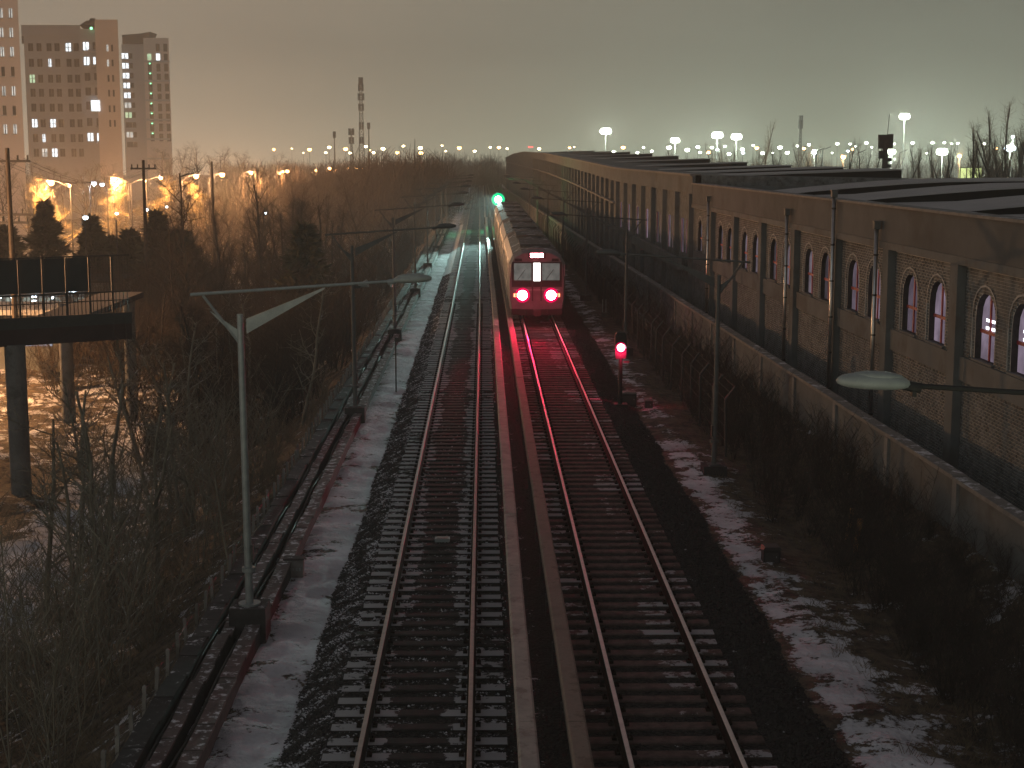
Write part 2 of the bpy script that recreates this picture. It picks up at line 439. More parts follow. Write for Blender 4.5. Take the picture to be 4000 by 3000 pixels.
bn = nt.nodes.new('ShaderNodeBump'); bn.inputs['Strength'].default_value = 1.0; bn.inputs['Distance'].default_value = 0.05; bn.invert = True
nt.links.new(nmath(nt, 'MULTIPLY', vo.outputs['Distance'], nmath(nt, 'SUBTRACT', 1.15, k)), bn.inputs['Height']); nt.links.new(bn.outputs[0], b.inputs['Normal'])
bed = raw_mesh("ballast_bed", V.reshape(-1, 3), F, 4, M_bed)
a_ = bed.data.attributes.new('snow', 'FLOAT', 'POINT'); a_.data.foreach_set('value', SN.reshape(-1).astype(np.float32))
tag(bed, kind='structure')

# loose ballast stones (stuff): squashed, jittered octahedra
def stones(name, n, xr, yr, zf, s0, s1, m, weight=None):
    X = RNG.uniform(*xr, n * 3); t = RNG.uniform(0, 1, n * 3); Y = yr[0] * (yr[1] / yr[0]) ** t
    if weight is not None:
        keep = RNG.uniform(0, 1, n * 3) < weight(X, Y); X, Y = X[keep], Y[keep]
    X, Y = X[:n], Y[:n]; n = len(X)
    base = np.array([(1, 0, 0), (0, 1, 0), (-1, 0, 0), (0, -1, 0), (0, 0, .8), (0, 0, -.8)], float)
    S = RNG.uniform(s0, s1, (n, 1, 1)) * RNG.uniform(0.6, 1.25, (n, 6, 3))
    P = base[None] * S; a = RNG.uniform(0, 2 * pi, n)
    ca, sa = np.cos(a)[:, None], np.sin(a)[:, None]
    Q = P.copy(); Q[..., 0] = P[..., 0] * ca - P[..., 1] * sa; Q[..., 1] = P[..., 0] * sa + P[..., 1] * ca
    Z = np.array([zf(x, y) for x, y in zip(X, Y)])
    XO = np.array([xo(y) for y in Y])
    Q += np.stack([X + XO, Y, Z], -1)[:, None, :]
    tri = np.array([(0, 1, 4), (1, 2, 4), (2, 3, 4), (3, 0, 4), (1, 0, 5), (2, 1, 5), (3, 2, 5), (0, 3, 5)])
    F = (np.arange(n) * 6)[:, None, None] + tri[None]
    o = raw_mesh(name, Q.reshape(-1, 3), F.reshape(-1), 3, m)
    return tag(o, kind='stuff')
M_stone = mat("ballast_stone", (0.036, 0.032, 0.031), 0.95, var=0.6, scale=30, snow=(0.44, 2.4))
M_stone2 = mat("dark_ballast_stone", (0.030, 0.026, 0.026), 0.95, var=0.6, scale=30, snow=(0.31, 1.9))
bz = lambda x, y: interp(x, BP) + (0.008 if (x < -2.3 or x > 4.0) else -0.012)
tag(stones("ballast_stones", 42000, (-3.35, 0.4), (17, 110), bz, 0.024, 0.05, M_stone, lambda X, Y: np.where(X < -3.0, 0.35, np.where(X < -2.2, 1.0, 0.30))),
    "loose snow-dusted ballast stones of the left track and its shoulder", "ballast")
tag(stones("ballast_stones", 42000, (0.9, 6.0), (17, 110), bz, 0.024, 0.05, M_stone2, lambda X, Y: np.where(X > 5.3, 0.25, np.where(X > 4.0, 1.0, 0.30))),
    "loose dark ballast stones of the right track and its shoulder", "ballast")

# ------------------------------------------------------------------ tracks
def sleeper_mat(name, xc, amt, side, base):
    m = bpy.data.materials.new(name); m.use_nodes = True; nt = m.node_tree; b = nt.nodes['Principled BSDF']
    g = nt.nodes.new('ShaderNodeNewGeometry'); pos = g.outputs['Position']
    sp = nt.nodes.new('ShaderNodeSeparateXYZ'); nt.links.new(pos, sp.inputs[0])
    sn = nt.nodes.new('ShaderNodeSeparateXYZ'); nt.links.new(g.outputs['Normal'], sn.inputs[0])
    d = nmath(nt, 'ABSOLUTE', nmath(nt, 'SUBTRACT', sp.outputs[0], xc))
    e = nrange(nt, d, 0.15, 0.62)                                 # feet pressed the middle clear
    long_ = nnoise(nt, pos, 0.22, 2)
    n_ = nnoise(nt, pos, 5.0, 5, 0.7)
    k = nmath(nt, 'ADD', nmath(nt, 'MULTIPLY', e, side), nmath(nt, 'ADD', nmath(nt, 'MULTIPLY', nmath(nt, 'SUBTRACT', long_, 0.5), 1.5), nmath(nt, 'MULTIPLY', nmath(nt, 'SUBTRACT', n_, 0.5), 1.2)))
    oi = nt.nodes.new('ShaderNodeObjectInfo')
    k = nmath(nt, 'ADD', k, nmath(nt, 'ADD', nmath(nt, 'MULTIPLY', oi.outputs['Random'], .34), amt - .17))
    k = nmath(nt, 'MULTIPLY', nrange(nt, k, 0.46, 0.54), nrange(nt, sn.outputs[2], 0.6, 0.9))
    c = nmix(nt, nrange(nt, nnoise(nt, pos, 6, 4), 0.3, 0.7), tuple(x * 0.6 for x in base), tuple(x * 1.3 for x in base))
    nt.links.new(nmix(nt, k, c, (0.37, 0.36, 0.375)), b.inputs['Base Color']); b.inputs['Roughness'].default_value = 0.95
    bn = nt.nodes.new('ShaderNodeBump'); bn.inputs['Strength'].default_value = 0.5; bn.inputs['Distance'].default_value = 0.02
    nt.links.new(nmath(nt, 'ADD', nnoise(nt, pos, 25, 3), k), bn.inputs['Height']); nt.links.new(bn.outputs[0], b.inputs['Normal'])
    return m
RAILP = [(-.065, -.176), (.065, -.176), (.065, -.165), (.012, -.15), (.010, -.045), (.034, -.035), (.034, -.006), (.026, 0), (-.026, 0), (-.034, -.006), (-.034, -.035), (-.010, -.045), (-.012, -.15), (-.065, -.165)]
M_rail_highlit = mat('highlit_rail_steel', (0.74, 0.67, 0.62), 0.5, 0.2, var=0.12, scale=5)  # right rails' highlight put into a paler base colour
def rail_mesh(xc, name, parent):
    Ys = [10, 40, 80, 130, 200, 300, 450, 700, 900]
    mb = MB(); n = len(RAILP)
    for Y in Ys: mb.v += [(xc + xo(Y) + p[0], Y, p[1]) for p in RAILP]
    for k in range(len(Ys) - 1):
        for i in range(n):
            mb.f.append((k * n + i, k * n + (i + 1) % n, (k + 1) * n + (i + 1) % n, (k + 1) * n + i))
    o = mb.build(name, M_rail_side, parent); o.data.materials.append(M_rail_top if xc < 1 else M_rail_highlit)
    for p in o.data.polygons:
        if p.center.z > -0.004 : p.material_index = 1
    fix(o)
    return o
def track(xc, label, smat):
    t = thing("railway_track", label, "railway track")
    rail_mesh(xc - 0.75, "rail", t); rail_mesh(xc + 0.75, "rail", t)
    prof = [(-.14, -.40), (.14, -.40), (.13, -.205), (.10, -.19), (-.10, -.19), (-.13, -.205)]
    me = None; pitch = 0.555; Y0 = 14.2
    extra = MB()
    for i in range(1000):
        Y = Y0 + i * pitch
        if Y > 420: break
        if i < 290:
            if me is None:
                mb = MB(); mb.prism(prof, -1.27, 1.27, 'x'); o = fix(mb.build("sleeper", smat, t)); me = o.data
            else:
                o = bpy.data.objects.new("sleeper", me); COL.objects.link(o); o.parent = t
            o.location = (xc + xo(Y) + random.uniform(-.02, .02), Y, random.uniform(-.006, .006)); o.rotation_euler = (0, 0, random.uniform(-.008, .008))
        else:
            extra.box(xc + xo(Y) - 1.27, xc + xo(Y) + 1.27, Y - .13, Y + .13, -.4, -.19)
    tag(extra.build("distant_sleepers", smat, t), kind='stuff')
    # rail fastenings: small clips both sides of each rail
    c = MB()
    for i in range(130):
        Y = Y0 + i * pitch
        for s in (-.75, .75):
            for q in (-1, 1):
                x = xc + s + q * .115
                c.box(x - .035, x + .035, Y - .055, Y + .055, -.19, -.150)
                c.tube((x, Y, -.15), (x, Y, -.115), .014, n=5)
    tag(c.build("rail_clips", M_rail_side, t), kind='stuff')
    return t
track(-0.96, "left railway track with snow-covered sleeper ends and a dark middle", sleeper_mat("snowy_sleeper", -0.96, 0.06, 0.72, (0.026, 0.022, 0.021)))
track(2.70, "right railway track with bare brown sleepers leading under the train", sleeper_mat("bare_sleeper", 2.35, -0.13, 0.50, (0.10, 0.070, 0.062)))

# third rails under their cover boards, on brackets
M_cover2 = mat('dull_cover_board', (0.24, 0.19, 0.155), 0.8, var=0.25, scale=2.0, bump=0.2, stain=((0.11, 0.08, 0.06), 2.0, 0.7))
def third_rail(X, label):
    t = thing("third_rail", label, "power rail")
    edges = list(np.arange(12, 150, 4.2)) + [200, 300, 420]
    for a, b2 in zip(edges[:-1], edges[1:]):
        xa = X + xo((a + b2) / 2)
        prof = [(-.135, .10), (-.125, .10), (-.125, .215), (-.10, .235), (.10, .235), (.125, .215), (.125, .10), (.135, .10), (.135, .222), (.105, .25), (-.105, .25), (-.135, .222)]
        j = random.uniform(-.004, .004)
        o = fix(MB().prism([(p[0] + xa + j, p[1] + random.uniform(-.0, .0) + j) for p in prof], a + .012, b2 - .012).build("cover_board", M_cover if X < 1 else M_cover2, t))
    r = MB(); r.box(-.04, .04, 12, 150, .02, .12)
    o = r.build("conductor_rail", M_rail_side, t, loc=(X, 0, 0))
    br = MB()
    for Y in np.arange(13, 120, 2.8):
        br.box(X - .17, X - .15, Y - .03, Y + .03, -.25, .16); br.box(X - .17, X + .04, Y - .03, Y + .03, -.0, .018)
    tag(br.build("cover_brackets", M_dsteel, t), kind='stuff')
third_rail(0.57, "left of two pale boxed covers over the power rails, beside the left track")
third_rail(1.27, "right of two boxed covers over the power rails, beside the right track")

# ------------------------------------------------------------------ cable troughs on the left verge
def trough(X, w, h, z, label, lidm, bodym, ln, step, lift):
    t = thing("cable_trough", label, "cable trough")
    body = MB()
    Y = 15.0; me = None; i = 0; rest = MB()
    while Y < 190:
        L = ln
        if i < 130:
            if me is None:
                o = MB().box(-w / 2, w / 2, -L / 2 + .012, L / 2 - .012, 0, .045).build("lid_slab", lidm, t); me = o.data
            else:
                o = bpy.data.objects.new("lid_slab", me); COL.objects.link(o); o.parent = t
            o.location = (X + xo(Y) + random.uniform(-.02, .02), Y, z + h + random.uniform(0, lift)); o.rotation_euler = (random.uniform(-.01, .01), random.uniform(-.03, .03), random.uniform(-.02, .02))
        else:
            rest.box(X + xo(Y) - w / 2, X + xo(Y) + w / 2, Y - L / 2 + .01, Y + L / 2 - .01, z + h, z + h + .045)
        Y += L; i += 1
    if rest.v: tag(rest.build("distant_lids", lidm, t), kind='stuff')
    for a, b2 in ((13, 80), (80, 190)):
        body.box(X - w / 2 + .02, X - w / 2 + .07, a, b2, z - .35, z + h - .003); body.box(X + w / 2 - .07, X + w / 2 - .02, a, b2, z - .35, z + h - .003)
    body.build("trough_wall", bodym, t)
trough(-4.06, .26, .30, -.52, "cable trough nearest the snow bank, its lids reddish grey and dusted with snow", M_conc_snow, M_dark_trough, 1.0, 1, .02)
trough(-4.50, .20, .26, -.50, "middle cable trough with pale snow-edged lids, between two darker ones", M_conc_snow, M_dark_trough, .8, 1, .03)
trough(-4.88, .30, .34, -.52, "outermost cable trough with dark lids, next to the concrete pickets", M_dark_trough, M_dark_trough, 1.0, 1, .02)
# black cables lying along the troughs
t = thing("cable_bundle", "bundle of black cables slung between the outer and middle cable troughs", "cable")
for q, xx in enumerate((-4.69, -4.64, -4.29)):
    P = []; Y = 14.0
    while Y < 120:
        P.append((xx + .03 * sin(Y * .7 + q * 2) + xo(Y), Y, -.28 + .05 * sin(Y * 1.3 + q))); Y += 1.2
    tubes_mesh("cable", P[:-1], P[1:], [.028] * (len(P) - 1), [.028] * (len(P) - 1), M_black, 6, t)

# concrete pickets
fence = thing("picket_fence", "low fence of grey concrete pickets left of the cable troughs", "fence")
me = None
for i in range(150):
    Y = 19.0 + i * .86
    if me is None:
        mb = MB(); mb.prism([(-.028, -.03), (.028, -.03), (.028, .03), (-.028, .03)], 0, .78, 'z'); mb.add([(-.028, -.03, .78), (.028, -.03, .78), (.028, .03, .78), (-.028, .03, .78), (0, 0, .81)], [(0, 1, 4), (1, 2, 4), (2, 3, 4), (3, 0, 4)])
        o = mb.build("picket", M_conc, fence); me = o.data
    else:
        o = bpy.data.objects.new("picket", me); COL.objects.link(o); o.parent = fence
    o.location = (-5.16 + xo(Y) + random.uniform(-.02, .02), Y, -.70); o.rotation_euler = (random.uniform(-.05, .05), random.uniform(-.06, .06), 0)
w_ = MB()
for z in (-.28, -.02):
    w_.tube((-5.16, 19, z), (-5.22, 110, z), .006, n=4)
w_.build("wire", M_dsteel, fence)

# ------------------------------------------------------------------ unlit trackside lamp posts
M_steel_dim = mat("dimmed_grey_steel", (0.10, 0.105, 0.105), 0.7, 0.1, var=0.2, scale=4)  # darker copy of the pole steel: farther posts' dimness put into the colour
def lamp_post(name, label, loc, s=1, group=None, arm=None, topz=5.2):
    """s=+1: the luminaire reaches to +X (post on the left side)."""
    t = thing(name, label, "lamp post", loc, group)
    f = MB(); f.box(-.32, .32, -.32, .32, -1.2, .02); f.build("foundation", M_dark_trough, t)
    p = MB(); p.tube((0, 0, .02), (-.04 * s, 0, topz), .072, .055, 14); o = p.build("pole", M_steel, t, smooth=False)
    c = MB(); c.tube((0, 0, .02), (0, 0, .05), .20, n=12); c.build("flange", M_steel, t); MB().tube((0, 0, .62), (0, 0, .70), .12, n=12).build("collar", M_steel, t)
    d = MB().box(.07 * s - .02, .07 * s + .02, -.06, .06, .8, 1.1).build("access_door", M_dsteel, t)
    A = Vector((-.88 * s, 0, topz + .34)); B = Vector((2.62 * s, 0, topz + .57))
    MB().tube(A, B, .030, .024, 10).build("arm", M_steel, t)
    MB().tube((-.02 * s, 0, topz - .55), A + (B - A) * .06 - Vector((0, 0, .03)), .03, .025, 8).build("rear_strut", M_steel, t)
    # tapered web plates
    g = MB(); y = .02
    C1 = Vector((.07 * s, 0, topz - .08)); C2 = Vector((.07 * s, 0, topz - .34)); D = A + (B - A) * .66 - Vector((0, 0, .03))
    g.add([(C1.x, -y, C1.z), (C2.x, -y, C2.z), (D.x, -y, D.z - .03), (D.x, -y, D.z), (C1.x, y, C1.z), (C2.x, y, C2.z), (D.x, y, D.z - .03), (D.x, y, D.z)],
          [(0, 1, 2, 3), (7, 6, 5, 4), (0, 4, 5, 1), (1, 5, 6, 2), (2, 6, 7, 3), (3, 7, 4, 0)])
    fix(g.build("web_plate", M_steel, t))
    h = MB(); E1 = Vector((-.07 * s, 0, topz - .28)); E2 = Vector((-.07 * s, 0, topz - .45)); G = Vector((-.55 * s, 0, topz + .05))
    h.add([(E1.x, -y, E1.z), (E2.x, -y, E2.z), (G.x, -y, G.z), (E1.x, y, E1.z), (E2.x, y, E2.z), (G.x, y, G.z)], [(0, 1, 2), (5, 4, 3), (0, 3, 4, 1), (1, 4, 5, 2), (2, 5, 3, 0)])
    fix(h.build("rear_gusset", M_steel, t))
    # luminaire: flat oval body over a shallow bowl
    lx = 2.95 * s
    lm = MB(); lm.sphere((0, 0, 0), 1, 20, 10, (.34, .13, .085)); o = lm.build("luminaire", M_lum, t, smooth=True, loc=(lx, 0, topz + .60)); o.rotation_euler = (0, -.05 * s, 0)
    for v in o.data.vertices:
        v.co.x = (1 if v.co.x > 0 else -1) * .34 * (abs(v.co.x) / .34) ** .72
        if v.co.z < -.02: v.co.z = -.02 + (v.co.z + .02) * .7
    tp = MB(); tp.sphere((0, 0, 0), 1, 16, 6, (.25, .10, .05)); tp.build("top_cover", M_lum, o, smooth=True, loc=(-.03 * s, 0, .055))
    cl = MB(); cl.tube((2.52 * s, 0, topz + .545), (2.68 * s, 0, topz + .575), .05, .045, 10); cl.box(2.58 * s - .02, 2.58 * s + .02, -.03, .03, topz + .47, topz + .55); cl.build("clamp", M_steel, t)
    return t
LP = lamp_post("lamp_post", "nearest unlit lamp post on the left, standing among the cable troughs", (-4.18, 26.6, .10), 1)
fnd = -0.02
lbl = ["second unlit lamp post on the left, a small loudspeaker clamped to it",
       "third unlit lamp post along the left snow bank, faint against the brown wood"]
LEFTS = []
for i in range(1, 8):
    Y = 26.6 + i * 22.5
    cp_l = copy_tree(LP, (-4.15 + xo(Y), Y, .0), 0, lbl[i - 1] if i <= 2 else "small far unlit lamp post on the left verge where the tracks narrow", None if i <= 2 else "far lamp posts of the left verge")
    LEFTS.append(cp_l)
def dim_posts(root):  # gives a post the darker steel in place of less light
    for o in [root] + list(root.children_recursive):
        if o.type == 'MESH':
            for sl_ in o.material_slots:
                sl_.link = 'OBJECT'; sl_.material = M_steel_dim if o.data.materials[0] in (M_steel, M_lum) else o.data.materials[0]
LR = lamp_post("lamp_post", "unlit lamp post on the right verge, arm in front of the brick hall", (6.28, 41.2, -.35), -1)
NR = copy_tree(LR, (6.47, 13.7, .18), 0, "big unlit lamp head reaching in from the right edge in front of the brick hall")
bpy.context.view_layer.update()
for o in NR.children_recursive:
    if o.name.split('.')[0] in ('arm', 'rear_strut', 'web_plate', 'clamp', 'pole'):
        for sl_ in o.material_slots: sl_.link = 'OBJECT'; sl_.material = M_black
for i, Y in enumerate((66.5, 92, 118, 145, 171, 198)):
    cr_ = copy_tree(LR, (6.15 + xo(Y), Y, -.25), 0, ["second unlit lamp post on the right, next to the red tail end of the train", "third unlit lamp post on the right, beside the middle of the train"][i] if i < 2 else "small far unlit lamp post on the right beyond the train tail",
              None if i < 2 else "far lamp posts of the right verge")
    LEFTS.append(cr_)
LEFTS.append(LR)
for q_ in LEFTS: bpy.context.view_layer.update() if q_ is LEFTS[0] else None; dim_posts(q_)
# short dark post with red box near the second left lamp
t = thing("track_marker", "thin dark marker post with a small plate on the left snow bank", "marker post", (-3.20, 55.5, -.5))
MB().tube((0, 0, 0), (0, 0, 1.95), .025, n=8).build("post", M_dsteel, t)
MB().box(-.03, .16, -.02, .02, 1.85, 2.0).build("plate", M_dsteel, t)
t = thing("loudspeaker", "small pale loudspeaker clamped high on the second left lamp post", "loudspeaker", (-4.10, 49.1, 3.9))
MB().box(-.03, .18, -.1, .1, -.06, .02).build("bracket", M_dsteel, t)
MB().tube((.12, 0, .02), (.40, -.06, .10), .05, .13, 12).build("horn", M_lum, t)

# ------------------------------------------------------------------ small trackside things
def sign_box():
    p = onz(1150, 2245, -.47)
    t = thing("ventilated_box", "small grey box with a row of pale slots on the snow by the cable troughs", "equipment box", (p.x, p.y, -.5))
    o = MB().box(-.19, .19, -.11, .11, 0, .36).build("case", M_conc, t)
    MB().box(-.21, .21, -.13, .13, .363, .40).build("lid", M_dark_trough, t)
    for i in range(5):
        MB().box(-.155 + i * .065, -.115 + i * .065, -.119, -.111, .14, .20).build("slot", M_lum, t)
sign_box()
p = onz(1728, 2115, -.2)
t = thing("balise", "small flat beige plate in the middle of the left track", "balise", (p.x, p.y, -.19))
MB().box(-.16, .16, -.12, .12, 0, .07).build("plate", M_lum, t)
MB().box(-.12, .12, -.08, .08, .072, .085).build("cap", M_cover, t)
def cabinet(px, py, w, h, d, label, zg=-.58, snow=True):
    p = onz(px, py, zg)
    t = thing("equipment_cabinet", label, "cabinet", (p.x, p.y + d / 2, zg - .05))
    MB().box(-w / 2, w / 2, -d / 2, d / 2, 0, h).build("case", M_black, t)
    MB().prism([(-w / 2 - .03, h + .003), (w / 2 + .03, h + .003), (w / 2 - .02, h + .07), (-w / 2 + .02, h + .07)], -d / 2 - .03, d / 2 + .03, 'y').build("roof", M_coping if snow else M_dsteel, t)
    MB().box(-w / 2 + .04, w / 2 - .04, -d / 2 - .012, -d / 2 - .002, .06, h - .06).build("door", M_dsteel, t)
    MB().tube((w / 2 - .09, -d / 2 - .03, h * .55), (w / 2 - .09, -d / 2 - .03, h * .65), .01, n=6).build("handle", M_steel, t)
    return t
cabinet(3015, 2205, .36, .36, .3, "dark cabinet on the snow at the foot of the right bushes, nearest to the camera", -.6, False)
cabinet(2458, 1585, .50, .46, .4, "round-topped dark cabinet on the snow just right of the red signal", -.58)
cabinet(2535, 1595, .26, .30, .3, "smallest dark cabinet on the snow strip, right of the round-topped one", -.58)

E_halored = emat('red_lens_rim', (1.0, .0, .10), .9)  # glow colours for discs that stand for bloom round the lamps
E_halogreen = emat('green_lens_rim', (.0, 1.0, .38), .9)
def signal(name, label, loc, h, lens_m, halo_m, power, spot=None):
    t = thing(name, label, "railway signal", loc)
    MB().box(-.24, .24, -.24, .24, -.3, .28).build("foundation", M_black, t)
    MB().tube((0, 0, .28), (0, 0, h - .2), .075, .065, 12).build("mast", M_black, t)
    hd = MB(); hd.prism([(-.17, h - .38), (.17, h - .38), (.19, h - .2), (.19, h + .42), (.12, h + .52), (-.12, h + .52), (-.19, h + .42), (-.19, h - .2)], -.06, .16, 'y')
    o = hd.build("head", M_black, t); fix(o)
    MB().tube((0, -.062, h), (0, -.12, h), .125, n=20).build("lens", lens_m, o)
    hood = MB()
    for i in range(9):
        a0 = radians(-10 + i * 200 / 9); a1 = radians(-10 + (i + 1) * 200 / 9)
        hood.add([(.165 * cos(a0), -.06, h + .165 * sin(a0)), (.165 * cos(a1), -.06, h + .165 * sin(a1)), (.165 * cos(a1), -.30, h + .02 + .165 * sin(a1)), (.165 * cos(a0), -.30, h + .02 + .165 * sin(a0)),
                  (.155 * cos(a0), -.06, h + .155 * sin(a0)), (.155 * cos(a1), -.06, h + .155 * sin(a1)), (.155 * cos(a1), -.30, h + .02 + .155 * sin(a1)), (.155 * cos(a0), -.30, h + .02 + .155 * sin(a0))],
                 [(0, 1, 2, 3), (7, 6, 5, 4), (3, 2, 6, 7), (0, 4, 5, 1)])
    hood.build("hood", M_black, o)
    tag(MB().tube((0, -.064, h + .30), (0, -.085, h + .30), .09, n=16).build("lens", M_winglass, o), "dark unlit upper lens")
    MB().tube((0, -.0605, h), (0, -.066, h), .185, n=20).build("lens_rim", halo_m, o)  # glowing disc stands in for bloom round the lens
    MB().box(.10, .30, -.03, .03, h - .52, h - .47).build("bracket", M_dsteel, t)
    return t
sg = signal("signal", "low railway signal showing red on the snow strip right of the train", (4.62, 51.5, -.58), 2.20, E_sigred, E_halored, 0)
l_ = bpy.data.lights.new("red_signal_light", 'SPOT'); l_.energy = 420; l_.color = (1.0, .01, .08); l_.spot_size = radians(118); l_.spot_blend = .6; l_.shadow_soft_size = .1
lo_ = bpy.data.objects.new("red_signal_light", l_); COL.objects.link(lo_); lo_.location = (4.62, 51.33, 1.62); lo_.rotation_euler = (radians(62), 0, 0)
sg2 = signal("signal", "railway signal showing bright green beyond the roof of the train", (1.62, 170, -.3), 3.62, E_siggreen, E_halogreen, 0)
for ch in sg2.children:
    for c2 in ch.children:
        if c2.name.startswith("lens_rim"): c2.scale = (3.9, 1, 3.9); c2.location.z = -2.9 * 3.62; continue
        if c2.name.startswith("lens") and c2.data.materials[0] == E_siggreen: c2.scale = (3.1, 1, 3.1); c2.location.z = -2.1 * 3.62
point("green_signal_light", (1.62, 168.9, 3.3), (.02, 1.0, .32), 450, .15)
# added spot at the signal, put there to brighten snow beside the left track
sl = bpy.data.lights.new("added_snow_beam", 'SPOT'); sl.energy = 120000; sl.color = (.60, 1.0, .92); sl.spot_size = radians(12.5); sl.spot_blend = .45; sl.shadow_soft_size = .2
so = bpy.data.objects.new("added_snow_beam", sl); COL.objects.link(so); so.location = (1.55, 169, 3.6)
so.rotation_euler = (Vector((-3.4, 98, -.4)) - Vector(so.location)).to_track_quat('-Z', 'Y').to_euler()

# small apparatus with two pale bars
p = onz(2360, 1240, -.6)
t = thing("point_heater_post", "small post with two upright pale bars on the right verge below the fence", "track apparatus", (p.x, p.y, -.62))
MB().box(-.16, .16, -.12, .12, 0, .30).build("box", M_conc_snow, t)
for s in (-1, 1): MB().box(s * .09 - .022, s * .09 + .022, -.02, .02, .30, 1.0).build("bar", M_lum, t)

# wooden stakes near right
for k_, (px, py, w, h, lb) in enumerate(((3312, 2090, .10, .62, "upper orange-brown board stuck upright among the right bushes"), (3342, 2140, .11, .66, "lower and brighter orange-brown board stuck upright among the right bushes"))):
    p = onz(px, py, -.5)
    o = MB().box(-w / 2, w / 2, -.02, .02, -.1, h).build("wooden_board", M_wood); o.location = p; o.rotation_euler = (0, radians(9), radians(20)); tag(o, lb, "board")

# ------------------------------------------------------------------ train
TX = 2.56; TY = 74.0
train = thing("train", "departing metro train with red tail lamps on the right track", "train", (TX, TY, 0))
bodyp = [(-1.28, .95), (1.28, .95), (1.38, 1.3), (1.40, 2.2), (1.33, 2.95), (1.15, 3.30), (.75, 3.52), (0, 3.62), (-.75, 3.52), (-1.15, 3.30), (-1.33, 2.95), (-1.40, 2.2), (-1.38, 1.3)]
for c in range(4):
    y0 = c * 19.6 + (.35 if c == 0 else 0); y1 = c * 19.6 + 18.9; dx = xo(TY + c * 19.6)
    o = fix(MB().prism([(p[0] + dx, p[1]) for p in bodyp], y0, y1, 'y').build("car_body", M_train, train))
    rf = MB().prism([(p[0] + dx, p[1] + .012) for p in ((1.15, 3.30), (.75, 3.52), (0, 3.62), (-.75, 3.52), (-1.15, 3.30))], y0 + .1, y1 - .1, 'y'); fix(rf.build("roof", M_trainroof, o))
    for q in (4.5, 13.5):
        MB().box(dx - .75, dx + .75, y0 + q - 2.6, y0 + q + 2.6, 3.60, 3.70).build("roof_unit", M_trainroof, o)
    MB().box(dx - 1.1, dx + 1.1, y0 + .4, y1 - .4, .35, .94).build("underframe", M_black, o)
    for s in (-1, 1):
        for i in range(4):
            yd = y0 + 1.9 + i * 4.9
            MB().box(dx + s * 1.405 - .008, dx + s * 1.405 + .008, yd - .65, yd + .65, 1.05, 2.85).build("side_door", M_steel, o)
            if i < 3: MB().box(dx + s * 1.40 - .008, dx + s * 1.40 + .008, yd + 1.3, yd + 3.5, 1.85, 2.65).build("side_window", M_winglass, o)
    wh = MB()
    for q in (2.0, 4.2, 14.5, 16.7):
        for s in (-1, 1): wh.tube((dx + s * .68, y0 + q, .42), (dx + s * .80, y0 + q, .42), .42, n=16)
    wh.build("wheels", M_black, o)
    if c: MB().prism([(p[0] * .82 + xo(TY + c * 19.6 - .4), p[1] * .93 + .1) for p in bodyp], c * 19.6 - .72, c * 19.6 + .02, 'y').build("gangway", M_black, train)
# cab end: slightly raked face
def yf(z): return .35 - .30 * (1 - min(1, abs(z - 1.6) / 2.1))
fr = MB()
ring = [(-1.28, .70), (1.28, .70), (1.38, 1.2), (1.40, 2.2), (1.33, 2.95), (1.15, 3.30), (.75, 3.52), (0, 3.62), (-.75, 3.52), (-1.15, 3.30), (-1.33, 2.95), (-1.40, 2.2), (-1.38, 1.2)]
fr.v += [(x, .36, z) for x, z in ring]; fr.v += [(x * .93, .02, .75 + (z - .75) * .95) for x, z in ring]
n = len(ring)
fr.f += [(i, (i + 1) % n, (i + 1) % n + n, i + n) for i in range(n)] + [tuple(range(n, 2 * n))]
cab = fix(fr.build("cab_face", mat("dark_cab_paint", (0.16, 0.16, 0.17), 0.5, 0.0, var=0.2, scale=3), train)); 
MB().box(-1.20, 1.20, -.012, .016, 1.78, 2.98).build("black_mask", M_black, cab)
for x0, x1, nm in ((-1.10, -.26, "rear_window"), (.24, 1.10, "rear_window")):
    MB().box(x0, x1, -.02, -.013, 2.10, 2.92).build(nm, E_cab, cab)
MB().box(-.17, .17, -.028, -.013, 2.06, 2.94).build("door_window", E_door, cab)
MB().box(-.24, -.175, -.026, -.013, 1.1, 2.96).build("door_frame", M_dsteel, cab)
MB().box(.175, .238, -.026, -.013, 1.1, 2.96).build("door_frame", M_dsteel, cab)
MB().box(-.42, .42, -.03, .016, 3.18, 3.42).build("lamp_housing", M_black, cab)
MB().box(-.31, .31, -.045, -.031, 3.205, 3.395).build("marker_light_bar", E_tail, cab)
for s in (-1, 1):
    MB().tube((s * .69, -.02, 1.38), (s * .69, .016, 1.38), .36, n=20).build("lamp_halo", E_halored, cab)  # glowing disc stands in for bloom round the tail lamp
    MB().tube((s * .69, -.05, 1.38), (s * .69, -.022, 1.38), .235, n=20).build("tail_lamp", E_tail, cab)
    MB().box(s * 1.02 - .09, s * 1.02 + .09, -.02, .016, 1.30, 1.46).build("marker_lamp", E_tail2, cab)
    MB().box(s * 1.0 - .22, s * 1.0 + .22, -.05, .3, .45, .72).build("step", M_black, train)
MB().box(-1.15, 1.15, -.03, .3, .42, .70).build("apron", M_black, train)
for s in (-1, 1): MB().tube((s * .68 - .25, -.03, 2.12), (s * .68 + .12, -.035, 2.62), .012, n=5).build("wiper", M_black, cab)
MB().box(-1.12, 1.12, -.016, -.0125, 1.60, 1.68).build("stripe", M_lum, cab)
for x in (-.5, .5): tubes_mesh("air_hose", [(x, -.03, .66), (x * 1.05, -.14, .50)], [(x * 1.05, -.14, .50), (x * 1.15, -.10, .34)], [.02, .02], [.02, .02], M_black, 6, train)
MB().box(-1.05, -.72, -.014, .016, 3.02, 3.14).build("vent_grille", M_black, cab); MB().box(.72, 1.05, -.014, .016, 3.02, 3.14).build("vent_grille", M_black, cab)
